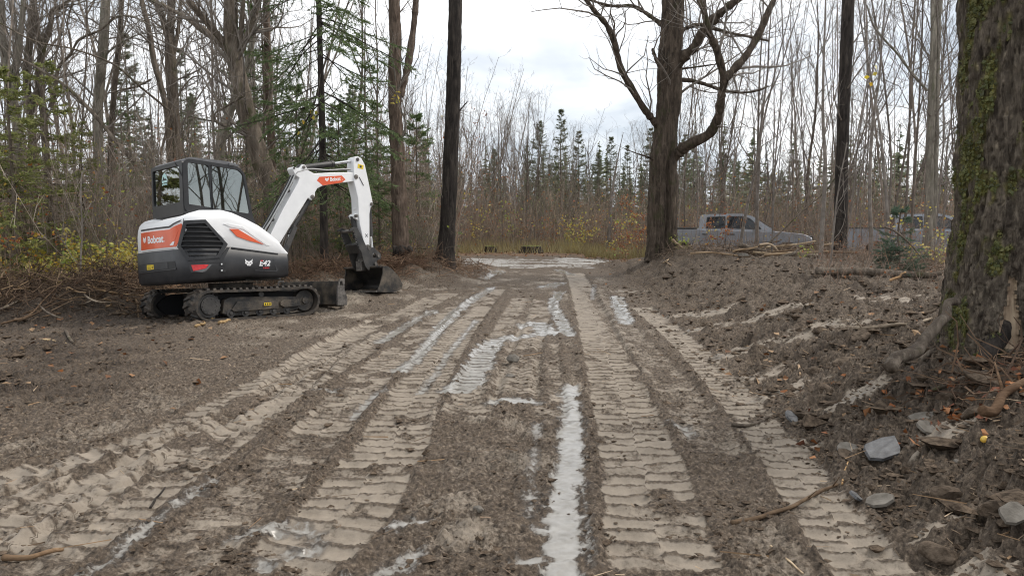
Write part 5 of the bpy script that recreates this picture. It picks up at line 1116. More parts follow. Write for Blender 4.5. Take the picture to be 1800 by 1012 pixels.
ORD = ['', 'second ', 'third ', 'fourth ', 'fifth ', 'sixth ', 'seventh ', 'eighth ', 'ninth ', 'tenth ', 'eleventh ', 'twelfth ', 'thirteenth ', 'fourteenth ', 'fifteenth ', 'sixteenth ', 'seventeenth ', 'eighteenth ', 'nineteenth ', 'twentieth ']
ORD += ['twenty ' + q for q in ORD[1:9]]; ORD[20:20] = ['twenty first ']; ORD += ['thirtieth ', 'thirty first '] + ['thirty ' + q for q in ORD[1:9]] + ['fortieth ']
MARKS = [(-400, 60, 'at the far left edge of the photo'), (60, 165, 'left of the straight pale trunk'), (165, 255, 'between the straight pale trunk and the cab'), (255, 345, 'above and behind the cab'), (345, 440, 'between the cab and the leaning maple'), (440, 565, 'between the leaning maple and the spruce'), (565, 685, 'between the spruce and the shaggy trunk'), (685, 800, 'between the shaggy trunk and the dark trunk'), (800, 870, 'just right of the dark trunk'), (870, 945, 'above the far stumps'), (945, 1020, 'in the gap over the turn-out'), (1020, 1090, 'right of the turn-out gap'), (1090, 1165, 'just left of the old maple'), (1165, 1240, 'just right of the old maple'), (1240, 1300, 'behind the pickup cab'), (1300, 1360, 'behind the pickup bonnet'), (1360, 1420, 'above the pickup front end'), (1420, 1480, 'left of the mossy straight trunk'), (1480, 1550, 'right of the mossy straight trunk'), (1550, 1635, 'left of the twin trunk'), (1635, 2600, 'next to the huge mossy tree')]
def relabel(objs, what):
    """each one is told by the landmark it stands at and its order there"""
    bins = {}
    for o in objs:
        p = 900 + 1300 * o.location.x / o.location.y
        for k, (a, b, ph) in enumerate(MARKS):
            if a <= p < b: bins.setdefault(k, []).append((p, o)); break
    for k, L_ in bins.items():
        L_.sort(key=lambda q: q[0])
        for i, (p, o) in enumerate(L_):
            o['label'] = (what + ' ' + MARKS[k][2]) if len(L_) == 1 else '%s%s from left, %s' % (ORD[i] if i else '', what, MARKS[k][2])
conif = [conifer_mesh('distant_conifer', 71 + k, 10., .12, (1.55, 1.95, 1.4, 1.8)[k], (.12, .2, .3, .08)[k], 34, 7, 16, 'hazy_pine', .12, (.12, .024), .1, 6, None, .85) for k in range(4)]
rg = random.Random(5)
def far_conifer(px, ytop, Y, name, label, k):
    x = X(px, Y); h = at(px, ytop, Y)[2] - tz(x, Y); return place(conif[k % 4], name, x, Y, k * 1.3, h / 10., label, 'tree')
for k, (px, yt, Y, lb) in enumerate([(985, 192, 52, 'tallest distant conifer left of the centre gap'), (947, 212, 50, 'pointed distant conifer left of the tallest one'), (1016, 230, 54, 'distant conifer right of the tallest one'), (926, 255, 57, 'small distant conifer above the far stumps'), (1072, 240, 48, 'distant conifer in the gap left of the old maple'), (1050, 268, 52, 'low distant conifer in the centre gap'), (1140, 225, 50, 'distant conifer half hidden by the old maple'), (1200, 236, 54, 'distant conifer right behind the old maple'), (1100, 255, 58, 'far conifer left of the old maple trunk'), (870, 262, 55, 'distant conifer right of the dark trunk'), (237, 60, 36, 'tall dark conifer behind the left wood'), (330, 85, 38, 'dark conifer behind the cab roof'), (450, 110, 35, 'dark conifer behind the leaning maple'), (625, 150, 36, 'dark conifer behind the excavator boom')]):
    far_conifer(px, yt, Y, 'distant_conifer', lb, k)
grp = []
for k in range(34):
    px = rg.uniform(1195, 1760); Y = rg.uniform(58, 85); o = far_conifer(px, rg.uniform(275, 325), Y, 'distant_conifer', 'grey green conifer on the far slope beyond the pickups', k); o['group'] = 'conifers on the far slope at right'; grp.append(o)
relabel(grp, 'far slope conifer')
grp = []
for k in range(16):
    px = rg.uniform(-60, 760); Y = rg.uniform(30, 50); o = far_conifer(px, rg.uniform(150, 300), Y, 'background_conifer', 'dark conifer deep in the left wood behind the bare trunks', k + 1); o['group'] = 'conifers deep in the left wood'; grp.append(o)
relabel(grp, 'dark background conifer')
grp = []
for k in range(22):
    px = rg.uniform(800, 1150); Y = rg.uniform(52, 75); o = far_conifer(px, rg.uniform(285, 345), Y, 'background_conifer', 'low far conifer beyond the turn-out', k + 2); o['group'] = 'low conifers beyond the turn-out'; grp.append(o)
relabel(grp, 'low far conifer')
# ---- bare saplings and slim trees of the thicket (copies share their mesh)
def bare_mesh(name, seed, H, r0, nb, bl, lev, tilt=.04, t0=.25, forks=0, tint=(1, 1, 1, 1)):
    rng = np.random.default_rng(seed); P = [np.array([0, 0, -.15])]; d = np.array([rng.normal() * tilt, rng.normal() * tilt, 1.]); k = 9
    for i in range(k): d = nrm(d + rng.normal(size=3) * .045 + np.array([0, 0, .05])); P.append(P[-1] + d * H / k)
    P = spline(P, 22); rr = np.linspace(r0, .010, 22); mb = MB(); mb.tube(P, rr, 6, False, tint); tw = Tw(rng)
    tw.along(P, rr, nb, bl, lev, t0, 1., .45, (.45, .95), (4, 3, 3), .0035, None, .5)
    for f in range(forks):
        i = 8 + rng.integers(0, 8); a = rng.random() * 6.28; Q = [P[i]]; d = nrm(np.array([math.cos(a) * .5, math.sin(a) * .5, 1]))
        for j in range(7): d = nrm(d + rng.normal(size=3) * .08 + np.array([0, 0, .1])); Q.append(Q[-1] + d * (H - P[i][2]) * .85 / 7)
        Q = spline(Q, 14); q = np.linspace(rr[i] * .75, .01, 14); mb.tube(Q, q, 6, False, tint); tw.along(Q, q, nb // 2, bl, lev, .2, 1., .4, (.5, 1.), (4, 3, 3), .0035, None, .5)
    tw.into(mb, tint); return mb.mesh(name, M['twig'])
sapl = [bare_mesh('bare_sapling', 101 + k, 8.5 + 1.1 * (k % 4), .020 + .006 * (k % 3), 20, 1.5, 2, .05, .22, 0, ((1, 1, 1, 1), (.75, .72, .70, 1), (1.25, 1.2, 1.15, 1), (.62, .58, .55, 1))[k % 4]) for k in range(8)]
slim = [bare_mesh('slim_bare_tree', 121 + k, 12 + k % 3, .065 + .012 * (k % 3), 22, 2.2, 2, .035, .3, 1 + k % 2, ((.8, .77, .74, 1), (1.1, 1.07, 1.02, 1), (.6, .57, .54, 1))[k % 3]) for k in range(6)]
def clear(x, y):
    if y < 15.5: return False
    if abs(x - .5) < 5.2 and y < 33.5: return False
    if -6.5 < x < 0 and y < 17: return False
    if x > 2 and y < 16 and x < 6: return False
    if 5.0 < x < 18.5 and 25.2 < y < 30.2: return False
    if 6.4 < x * 27.7 / y < 12.2 and y < 27 and (x * 7.3) % 1 < .72: return False
    return True
def wood(k, px0, px1, Y0, Y1, meshes, name, label, group, seed, s0=.8, s1=1.25, top=None):
    rg = random.Random(seed); n = 0; tries = 0; made = []
    while n < k and tries < k * 30:
        tries += 1; Y = Y0 * (Y1 / Y0) ** rg.random(); px = rg.uniform(px0, px1); x = X(px, Y)
        if not clear(x, Y): continue
        i = rg.randrange(len(meshes)); sc = rg.uniform(s0, s1)
        if top: sc = (at(px, top(px, rg), Y)[2] - tz(x, Y)) / max(v.co.z for v in list(meshes[i].vertices)[::97])
        o = place(meshes[i], name, x, Y, rg.random() * 6.28, sc, label, 'tree', group, -.05, (rg.gauss(0, .035), rg.gauss(0, .035))); n += 1; made.append(o)
    relabel(made, label)
wood(58, -80, 760, 17, 34, sapl, 'bare_sapling', 'thin bare sapling', 'bare saplings of the left wood', 1)
wood(22, -80, 760, 25, 48, slim, 'slim_bare_tree', 'slim tall bare tree', 'slim bare trees of the left wood', 2, .8, 1.2)
wood(62, 1190, 1700, 19, 42, sapl, 'bare_sapling', 'thin grey sapling', 'bare saplings round the pickups', 3, .95, 1.45)
wood(13, 1200, 1800, 32, 58, slim, 'slim_bare_tree', 'slim tall bare tree', 'slim bare trees beyond the pickups', 4, .8, 1.2)
ctop = lambda px, rg: np.interp(px, [690, 800, 900, 960, 1040, 1110, 1180], [60, 95, 125, 165, 215, 205, 150]) + rg.uniform(0, 130)
wood(125, 690, 1190, 34, 60, sapl + slim, 'bare_sapling', 'far bare tree', 'bare trees beyond the turn-out', 5, top=ctop)
# individual saplings that stand out in front
for k, (px, pt, Y, w, lb) in enumerate([(1443, 0, 17.5, 9, 'pole thin sapling left of the dark mossy trunk'), (1458, 250, 14.2, 4, 'thin sapling rooted by the log pile'), (1560, 0, 18, 7, 'tall thin sapling right of the dark mossy trunk'), (1530, 60, 17, 8, 'leaning pale sapling with a few leaves left, right of the dark mossy trunk'), (1330, 40, 23, 7, 'sapling in front of the grey pickup bonnet'), (1296, 60, 23.5, 6, 'sapling in front of the grey pickup doors'), (1066, 230, 33.5, 8, 'dark sapling at the right side of the turn-out'), (135, 300, 14.5, 4, 'thin pale sapling among the yellow shrubs at left'), (1680, 20, 12.5, 6, 'thin sapling close against the huge mossy trunk')]):
    x = X(px, Y); h = at(px, pt, Y)[2] - tz(x, Y) + (1.5 if pt < 100 else .2); me = bare_mesh('bare_sapling', 200 + k, h, w * Y / 2600, 9, .9, 1, .06, .3); place(me, 'bare_sapling', x, Y, k, 1., lb, 'tree')

# bare trees on the right-hand side of the road, which the cab windows mirror
for k, (x, y) in enumerate([(9.5, 8.4), (12, 6.2), (14.5, 7.6), (17, 4.4), (20, 6.4), (23, 2.5), (11, 3.6), (26, 5.0)]):
    o = place(slim[k % 6], 'slim_bare_tree', x, y, k * 1.1, 1.05, ('nearest', 'second', 'third', 'fourth', 'fifth', 'sixth', 'seventh', 'farthest')[k] + ' bare tree mirrored in the cab side windows', 'tree', 'bare trees outside the right edge')
# ------------------------------------------------------------------ pickups behind the bank
def pickup(name, label, paint, x, y, rz, group=None):
    t = empty(name, (x, y, tz(x, y) - .02), (0, 0, rz)); tag(t, label, 'pickup truck', group)
    def arch(cx, r, a0, a1, n=14): return [(cx + r * math.cos(a), .42 + r * math.sin(a)) for a in np.linspace(a0, a1, n)]
    o = [(-1.12, .60), (-1.14, 1.34), (-1.10, 1.38), (.55, 1.385), (3.15, 1.30), (3.6, 1.285), (4.25, 1.21), (4.45, 1.12), (4.54, .95), (4.54, .55), (4.25, .46)]
    o += arch(3.68, .50, .15, math.pi - .15) + [(3.1, .45), (.55, .45)] + arch(0, .50, .15, math.pi - .15) + [(-.6, .52)]
    f = MB(); f.plate(o, [], XZ, -.95, .95); b = f.build('body', M[paint], t, bevel=.05, seg=3)
    ty = lambda v: .93 - .20 * (v - 1.34) / .6
    f = MB(); f.plate(rpoly([(.57, 1.33), (.63, 1.86), (.74, 1.93), (2.1, 1.95), (2.45, 1.87), (3.28, 1.30)], .06), [], lambda u, v, d: (u, d * ty(v), v), -1, 1); cb = f.build('cab', M[paint], t, bevel=.03)
    for d in (-1, 1):
        for w in ([(.86, 1.44), (.90, 1.80), (1.50, 1.83), (1.50, 1.44)], [(1.62, 1.44), (1.62, 1.83), (2.10, 1.83), (2.36, 1.75), (2.78, 1.42)]):
            f = MB(); f.plate(rpoly(w, .04), [], lambda u, v, q: (u, d * (ty(v) + q), v), .002, .008); wd = f.build('side_window', M['carglass'], cb)
            f = MB(); f.plate(rpoly(grow(w, .03), .05), [rpoly(w, .04)], lambda u, v, q: (u, d * (ty(v) + q), v), .001, .012); f.build('window_trim', M['trim'], cb)
        f = MB(); f.plate([(1.545, .62), (1.56, .62), (1.56, 1.38), (1.545, 1.38)], [], XZ, d * .949, d * .953); f.plate([(.60, .62), (.612, .62), (.612, 1.36), (.60, 1.36)], [], XZ, d * .949, d * .953); f.build('door_seam', M['trim'], b)
        for xh in (.72, 1.68):
            f = MB(); f.box((xh + .09, d * .965, 1.20), (.18, .03, .035)); f.build('door_handle', M['trim'], b, bevel=.008)
        f = MB(); f.box((2.62, d * 1.03, 1.44), (.12, .18, .19)); f.box((2.66, d * .95, 1.38), (.06, .1, .06)); f.build('door_mirror', M['trim'], cb, bevel=.03)
        for cx in (0, 3.68):
            A = [(cx + .50 * math.cos(a), .42 + .50 * math.sin(a)) for a in np.linspace(.1, math.pi - .1, 16)]; B = [(cx + .57 * math.cos(a), .42 + .57 * math.sin(a)) for a in np.linspace(math.pi - .1, .1, 16)]
            f = MB(); f.plate(A + B, [], XZ, d * .93, d * .985); f.build('fender_flare', M[paint], b, bevel=.012)
            w = MB(); w.cyl((cx, d * .68, .40), (cx, d * .93, .40), .40, 32); wo = w.build('wheel', M['rubber'], t, bevel=.03)
            f = MB(); f.cyl((cx, d * .90, .40), (cx, d * .935, .40), .25, 28)
            f.build('rim', M['alloy'], wo, bevel=.01)
            f = MB()
            for k in range(6):
                a = k * math.pi / 3; f.box((cx + .13 * math.cos(a), d * .94, .40 + .13 * math.sin(a)), (.2, .012, .045), np.array(Matrix.Rotation(-a, 3, 'Y')))
            f.build('rim_spokes', M['trim'], wo)
        f = MB(); f.box((4.40, d * .80, 1.02), (.24, .26, .16)); f.build('headlight', M['lamp'], b, bevel=.04)
        f = MB(); f.box((-1.10, d * .88, 1.1), (.1, .15, .34)); f.build('tail_light', M['red'], b, bevel=.02)
    f = MB(); f.plate([(-.74, 1.42), (.74, 1.42), (.66, 1.82), (-.66, 1.82)], [], lambda u, v, q: (3.20 - (v - 1.36) * 1.46 + .055 + q, u, v), 0, .008); f.build('windscreen', M['carglass'], cb)
    f = MB(); f.plate([(-.7, 1.46), (.7, 1.46), (.62, 1.82), (-.62, 1.82)], [], lambda u, v, q: (.575 + (v - 1.36) * .12 - q, u, v), 0, .01); f.build('rear_window', M['carglass'], cb)
    f = MB(); f.box((4.55, 0, .62), (.16, 1.8, .22)); f.build('front_bumper', M['trim'], t, bevel=.04)
    f = MB(); f.box((4.55, 0, .98), (.06, 1.3, .34)); f.build('radiator_grille', M['trim'], t, bevel=.02)
    f = MB(); f.box((-1.18, 0, .60), (.14, 1.8, .2)); f.build('rear_bumper', M['alloy'], t, bevel=.03)
    f = MB(); f.box((-.28, 0, 1.392), (1.5, 1.62, .02)); f.build('bed_opening', M['void'], t)
    f = MB(); f.box((-.28, .89, 1.40), (1.62, .12, .04)); f.build('bed_rail', M['trim'], t, bevel=.01)
    f = MB(); f.box((-.28, -.89, 1.40), (1.62, .12, .04)); f.build('bed_rail', M['trim'], t, bevel=.01)
    return t
pickup('pickup_truck', 'grey crew cab pickup behind the bank, right beside the old maple', 'truck', X(1207, 27.7), 28.4, R(-14))
pickup('pickup_truck', 'second blue grey pickup behind the fir sapling, left of the huge mossy tree', 'truck2', X(1556, 27.9), 28.9, R(-17))
# ------------------------------------------------------------------ undergrowth
def thicket(k, px0, px1, Y0, Y1, h0, h1, pal, seed, label, leafy=None, lean=.18, tw=7, ok=None, r=.006):
    rng = np.random.default_rng(seed); Y = Y0 * (Y1 / Y0) ** rng.random(k); px = px0 + (px1 - px0) * rng.random(k); x = (px - 900) / 1300 * Y
    m = np.ones(k, bool) if ok is None else ok(x, Y); m &= ~((x > 5) & (x < 17) & (Y > 25.4) & (Y < 29.9)); x, Y = x[m], Y[m]; k = len(x)
    z = terrain(x, Y) - .05; H = h0 + (h1 - h0) * rng.random(k) ** 1.6; d = np.c_[rng.normal(size=(k, 2)) * lean, np.ones(k)]; p = np.stack([x, Y, z], 1)
    c = np.array(pal)[rng.integers(0, len(pal), k)] * (.75 + .5 * rng.random((k, 1))); tn = np.c_[c, np.ones(k)]; mb = MB(); rr = r * (.5 + rng.random(k)) * np.sqrt(H / 2); tips = []
    for s in range(4):
        d = nrm2(d + rng.normal(size=(k, 3)) * .11 + np.array([0, 0, .03])); q = p + d * (H / 4)[:, None]; mb.segs(p, q, rr * (1 - .22 * s), rr * (1 - .22 * (s + 1)), 3, tn)
        if s:
            for j in range(max(1, tw // 3)):
                u = rng.random((k, 1)); b = p + (q - p) * u; dd = nrm2(d * .8 + rng.normal(size=(k, 3)) * .55); e = b + dd * (H * (.10 + .16 * rng.random(k)))[:, None]; mb.segs(b, e, rr * .45, rr * .2, 3, tn); tips.append(e)
                b2 = b + (e - b) * .5; e2 = b2 + nrm2(dd + rng.normal(size=(k, 3)) * .6) * (H * .10)[:, None]; mb.segs(b2, e2, rr * .3, rr * .16, 3, tn)
        p = q
    o = mb.build('thicket', M['twig'], None); tag(o, label, None, None, 'stuff')
    if leafy:
        tips = np.concatenate(tips)
        for kind, n, sz in leafy:
            cc = tips[rng.integers(0, len(tips), n)]; mb = MB(); mb.leaves(cc, sz * (.6 + .8 * rng.random(n)), rng, leafcol(n, kind)); tag(mb.build('thicket_leaves', M['leaf'], None), 'last %s leaves hanging in the undergrowth' % kind, None, None, 'stuff')
RB = [(1.3, 1.2, 1.08), (1.1, 1.06, 1.0), (1.5, 1.27, 1.08), (.92, .9, .86), (1.8, 1.74, 1.64), (1.35, 1.3, 1.22)]
GB = [(1.1, 1.05, 1.0), (.8, .76, .72), (1.5, 1.42, 1.32), (1.25, .95, .78), (1.3, 1.0, .85)]
okl = lambda x, y: (y > 15.3) & ~((x > -6.3) & (y < 17.5)) & ~((np.abs(x) < 1.9))
thicket(3000, -560, 470, 15.4, 24, 1.0, 4.0, RB, 1, 'brown leafless brush at the edge of the left wood', [('rust', 1300, .07), ('yellow', 700, .075), ('lime', 800, .075), ('orange', 300, .07)], ok=okl, r=.007)
thicket(1300, 440, 790, 19, 27, .9, 3.8, RB, 2, 'brown leafless brush behind the excavator arm', [('orange', 420, .07), ('rust', 500, .07), ('yellow', 260, .07), ('lime', 200, .07)], ok=lambda x, y: x < -1.3, r=.007)
thicket(2000, 690, 1190, 32.5, 44, .9, 3.6, [(1.5, 1.35, 1.15), (1.2, 1.15, 1.08), (1.7, 1.35, 1.05), (1., .97, .92), (1.75, 1.65, 1.5)], 3, 'reddish brown brush beyond the turn-out', [('rust', 1900, .10), ('orange', 600, .10), ('yellow', 420, .10), ('lime', 260, .10)], r=.009)
thicket(190, 1200, 1690, 20.5, 26.5, .7, 2.4, GB, 4, 'thin grey brush in front of the pickups', [('rust', 60, .07), ('orange', 40, .07), ('yellow', 40, .07)], r=.006, ok=lambda x, y: x > 4.9)
thicket(1900, 1160, 1800, 30.5, 44, 1., 4.2, [(1.4, 1.25, 1.1), (1.15, 1.1, 1.04), (1.6, 1.3, 1.05), (1., .97, .92), (1.7, 1.62, 1.5)], 5, 'brown brush behind the pickups', [('rust', 1500, .10), ('orange', 600, .10), ('yellow', 360, .10), ('lime', 300, .10)], r=.010)
thicket(420, 1420, 1700, 11.5, 18, .3, 1.2, GB, 6, 'low twiggy brush in front of the second pickup', [('rust', 160, .05)], lean=.5, r=.005)
thicket(2100, -120, 800, 26, 44, 2., 6.0, GB, 7, 'grey brush deep in the left wood', [('rust', 900, .09), ('lime', 500, .1), ('yellow', 260, .09)], r=.011)
thicket(80, 1475, 1700, 20, 25, .8, 2.7, GB, 8, 'twiggy brush screening the second pickup', [('rust', 50, .07), ('yellow', 30, .07)], r=.007)
# dry grass at the edge of the turn-out
rng = np.random.default_rng(15); k = 16000; Y = 31 + 8 * rng.random(k); px = 800 + 360 * rng.random(k); x = (px - 900) / 1300 * Y; m = (px > 985) | (rng.random(k) < .25); x, Y = x[m], Y[m]; k = len(x)
mb = MB(); c = np.array([(.40, .33, .14), (.34, .30, .15), (.46, .40, .22), (.30, .22, .11)])[rng.integers(0, 4, k)]; mb.blades(np.stack([x, Y, terrain(x, Y)], 1), nrm2(np.c_[rng.normal(size=(k, 2)) * .4, np.ones(k)]), .25 + .5 * rng.random(k), .025, rng, np.c_[c, np.ones(k)])
tag(mb.build('dry_grass', M['leaf']), 'pale dry grass at the edge of the turn-out', None, None, 'stuff')
# far wood: one mass of trees that nobody could count
rng = np.random.default_rng(16); mb = MB()
for i in range(620):
    Y = 62 + 90 * rng.random() ** 1.3; px = -250 + 2300 * rng.random(); x = X(px, Y); z = tz(x, Y); H = 5 + 5.5 * rng.random()
    if 780 < px < 1180: H *= .95
    if rng.random() < .5:
        n = 90; t = np.sort(rng.random(n)) ** .8; az = rng.random(n) * 6.28; L_ = (1 - t) * H * .20 + .15; D = nrm2(np.stack([np.cos(az), np.sin(az), -.15 + .2 * rng.random(n)], 1)); mb.blades(np.stack([x + 0 * t, Y + 0 * t, z + .2 + t * H], 1), D, L_ * (.7 + .6 * rng.random(n)), .30 + .35 * (1 - t), rng, leafcol(n, 'hazy_pine')); mb.segs([(x, Y, z)], [(x, Y, z + H)], .1, .02, 4, (.10, .09, .08, 1))
    else:
        P = [(x, Y, z), (x + rng.normal() * .3, Y, z + H * .6), (x + rng.normal() * .5, Y, z + H * 1.1)]; mb.segs(P[:-1], P[1:], [.09, .06], [.06, .02], 3, (.14, .12, .11, 1)); n = 26; u = .25 + .75 * rng.random(n); b = np.stack([x + 0 * u, Y + 0 * u, z + u * H], 1); D = nrm2(np.c_[rng.normal(size=(n, 2)) * .6, .7 + .3 * rng.random(n)]); mb.segs(b, b + D * (.6 + 1.6 * rng.random(n))[:, None], .03, .012, 3, (.16, .13, .115, 1))
tag(mb.build('far_wood', M['litter']), 'far-off mixed wood of conifers and bare trees', None, None, 'stuff')
n = 30000; rng = np.random.default_rng(17); Y = 40 * (150 / 40) ** rng.random(n); px = -250 + 2300 * rng.random(n); x = (px - 900) / 1300 * Y; mb = MB(); c = np.array([(.24, .20, .165), (.19, .17, .15), (.27, .20, .15), (.16, .15, .13)])[rng.integers(0, 4, n)]
mb.blades(np.stack([x, Y, terrain(x, Y)], 1), nrm2(np.c_[rng.normal(size=(n, 2)) * .15, np.ones(n)]), 1 + 3 * rng.random(n) ** 2, .03 + .0006 * Y, rng, np.c_[c, np.ones(n)])
tag(mb.build('far_brush', M['litter']), 'far-off brown brush between the trees', None, None, 'stuff')
# ---- shrubs that still hold leaves
def shrub(name, label, x, y, h, w, stems, kinds, seed, size=.075, cat='shrub', zoff=0):
    rng = np.random.default_rng(seed); r_ = empty(name, (x, y, tz(x, y) + zoff)); tag(r_, label, cat); tw = Tw(rng)
    for s in range(stems):
        a = rng.random() * 6.28; d = np.array([math.cos(a) * w / h, math.sin(a) * w / h, 1.]); tw.branch((rng.normal() * .06, rng.normal() * .06, -.05), d, h * (.6 + .5 * rng.random()), .008, 2, .25, 5, .14, (5, 3), .42, .0025)
    mb = MB(); tw.into(mb, (1.1, .95, .8, 1)); mb.build('stems', M['twig'], r_)
    tp = np.array(tw.tips); mb = MB()
    for kind, k in kinds:
        c = tp[rng.integers(0, len(tp), k)]; c = c + rng.normal(size=(k, 3)) * .07; mb.leaves(c, size * (.6 + .7 * rng.random(k)), rng, leafcol(k, kind), 0, .35, .7)
    tag(mb.build('leaves', M['leaf'], r_), kind='stuff'); return r_
SH = [(75, 15.3, 1.1, .7, [('yellow', 210)], 'yellow leaved shrub nearest the left edge behind the brush pile'), (118, 15.0, 1.25, .8, [('yellow', 260), ('lime', 60)], 'full yellow shrub left of the pale sapling'), (150, 15.4, 1.3, .7, [('lime', 160), ('yellow', 130)], 'greenish yellow shrub behind the pale sapling'), (178, 15.1, .8, .6, [('yellow', 150)], 'low yellow shrub beside the round grey rock'),
      (205, 15.6, 1.25, .5, [('yellow', 140)], 'tall sparse yellow shrub just left of the excavator rear'), (232, 14.9, .9, .6, [('yellow', 220)], 'yellow shrub touching the excavator rear at left'), (22, 15.2, .9, .7, [('yellow', 110), ('orange', 20)], 'thin yellow shrub in the left corner of the wood'), (66, 15.6, 2.2, .6, [('orange', 60), ('yellow', 40)], 'orange leaved sapling above the yellow shrubs'),
      (40, 16.4, 3.2, .7, [('orange', 26)], 'tall sapling with a red orange leaf cluster at the left edge'), (15, 14.9, 1.7, .5, [('orange', 40)], 'small orange leaved sapling at the far left edge')]
for k, (px, Y, h, w, kd, lb) in enumerate(SH): shrub('shrub', lb, X(px, Y), Y, h, w, 5, [(q, int(n * 1.5)) for q, n in kd], 300 + k, .085)
SH2 = [(1028, 32.5, 1.9, .9, [('yellow', 170), ('lime', 40)], 'pale yellow shrub at the right of the turn-out'), (1008, 33.5, 1.2, .8, [('yellow', 120)], 'low yellow shrub left of the pale yellow one'), (905, 34, 2.9, .7, [('lime', 70)], 'tall pale green shrub above the mossy stumps'), (838, 33, 2.6, .6, [('yellow', 50)], 'sparse yellow sapling left of the stumps'), (1130, 24.5, 1.9, .8, [('rust', 300), ('orange', 60)], 'rust leaved beech sapling left of the old maple'), (1105, 25.5, 1.4, .8, [('rust', 200), ('yellow', 40)], 'low rusty beech at the left of the bank'), (1090, 30, 2.6, .9, [('yellow', 90), ('lime', 60)], 'yellow green shrub behind the rusty beeches'),
       (1262, 20.2, 1.2, .35, [('orange', 60), ('rust', 70)], 'small rust leaved oak sapling in front of the pickup doors'), (1195, 20.4, .55, .3, [('lime', 60)], 'bright green plant at the foot of the old maple'), (1262, 26.2, 1.9, .5, [('yellow', 24)], 'sapling with a few yellow leaves left of the pickup cab'), (1590, 16.5, 1.4, .9, [('yellow', 60), ('orange', 20)], 'yellow tinged shrub behind the fir sapling'), (1650, 14.5, .9, .7, [('yellow', 60), ('lime', 40)], 'pale yellow plant beside the huge mossy trunk'), (1418, 17.6, .35, .25, [('lime', 34)], 'tiny yellow green seedling by the log pile'),
       (640, 20.2, 2.3, .8, [('orange', 120), ('rust', 40)], 'orange leaved sapling behind the excavator arm'), (662, 19.8, 1.2, .6, [('yellow', 90)], 'yellow leaved sapling right of the excavator arm'), (480, 18.6, 3.1, .4, [('yellow', 46)], 'yellow leaved spray in front of the leaning maple'), (850, 46, 6.2, 1.3, [('rust', 260)], 'tall sapling still full of pale rust leaves beyond the dark trunk')]
for k, (px, Y, h, w, kd, lb) in enumerate(SH2): shrub('shrub', lb, X(px, Y), Y, h, w, 4, kd, 340 + k, .075 if Y < 28 else .11)
# yellow leaves hanging on a twig before the shaggy trunk
def spray(label, pts, Y, seed, size):
    rng = np.random.default_rng(seed); P = np.array([at(px, py, Y) for px, py in pts]); r_ = empty('leaf_spray', tuple(P[0])); tag(r_, label, 'leaves'); mb = MB(); top = P[0] + np.array([.05, .3, .9]); mb.tube(spline(np.vstack([top, P]) - P[0], 14), .003, 4); mb.build('stem', M['twig'], r_); mb = MB(); mb.leaves(P - P[0] + rng.normal(size=P.shape) * .01, size, rng, leafcol(len(P), 'yellow') * np.array([1.15, 1.1, .6, 1]), 0, -.2, .8); mb.build('leaves', M['leaf'], r_)
spray('five bright yellow leaves hanging in front of the shaggy trunk', [(699, 163), (700, 171), (692, 175), (699, 178), (690, 182), (694, 169)], 18.0, 1, .16)
spray('few yellow leaves hanging beside the spruce trunk', [(555, 198), (553, 208), (548, 197), (533, 215), (526, 235)], 16.8, 2, .12)
spray('few pale green leaves hanging right of the dark mossy trunk', [(1538, 119), (1538, 130), (1525, 135), (1528, 148)], 16, 3, .12)
# ------------------------------------------------------------------ logs, sticks, stones
def stick(label, pts, w, Y=None, z=None, mat='wood', seed=0, name='stick', cat='stick', lift=.0, tint=None, side=0):
    """a branch lying along the pixels pts; on the ground unless Y is given"""
    if Y is not None: P = np.array([at(px, py, Y if np.ndim(Y) == 0 else Y[i]) for i, (px, py) in enumerate(pts)])
    else:
        P = []
        for px, py in pts:
            zz = .2
            for _ in range(12): q = on(px, py, zz); zz = .5 * zz + .5 * gz(q[0], q[1])
            P.append((q[0], q[1], zz + w * .35 + lift))
        P = np.array(P)
    Q = spline(P, 5 + 5 * len(P)); o = Q.mean(0).copy(); o[2] = Q[:, 2].min(); rng = np.random.default_rng(seed + 900); k = len(Q)
    jz = spline(rng.normal(size=(max(3, k // 3), 3)), k); Q2 = Q + jz * w * .12; r = w / 2 * np.linspace(1, .62, k) * (1 + .05 * jz[:, 0]); mb = MB(); tc_ = (*tint, 1) if tint else (1, 1, 1, 1)
    mb.tube(Q2 - o, np.maximum(r, .002), 8 if w > .02 else 5, True, tc_)
    for s in range(side):
        i = rng.integers(1, k - 1); d = nrm(rng.normal(size=3) + np.array([0, 0, .3])); mb.tube([Q2[i] - o, Q2[i] - o + d * w * 4], [r[i] * .5, r[i] * .2], 5, True, tc_)
    ob_ = mb.build(name, M[mat], None, True, loc=tuple(o)); return tag(ob_, label, cat)
stick('pale bare branch lying across the brush pile at left', [(125, 505), (160, 520), (205, 541)], .035, seed=1, lift=.12, side=3)
stick('long dark stick along the foot of the brush pile', [(0, 531), (50, 539), (82, 549), (108, 570)], .04, seed=2, mat='bark', lift=.08)
stick('grey weathered log end sticking out of the brush pile', [(70, 520), (84, 510), (100, 500), (138, 497)], .13, seed=3, lift=.16, name='log', cat='log')
stick('short dark stick standing at the front of the brush pile', [(116, 583), (122, 594), (128, 605)], .045, seed=4, mat='bark')
stick('short pale stick left of the upright dark one', [(75, 598), (95, 600), (116, 605)], .03, seed=5, tint=(1.6, 1.5, 1.2))
stick('pale orange stick in the bottom left corner', [(5, 985), (60, 980), (112, 968)], .032, seed=6, tint=(.75, .6, .47))
stick('short dark stick between the left track prints', [(265, 893), (278, 873), (291, 857)], .016, seed=7, mat='bark_dk')
stick('long curved branch lying at the foot of the right bank', [(1285, 922), (1345, 908), (1400, 890), (1440, 866), (1472, 852)], .028, seed=8, side=2, tint=(.5, .42, .35))
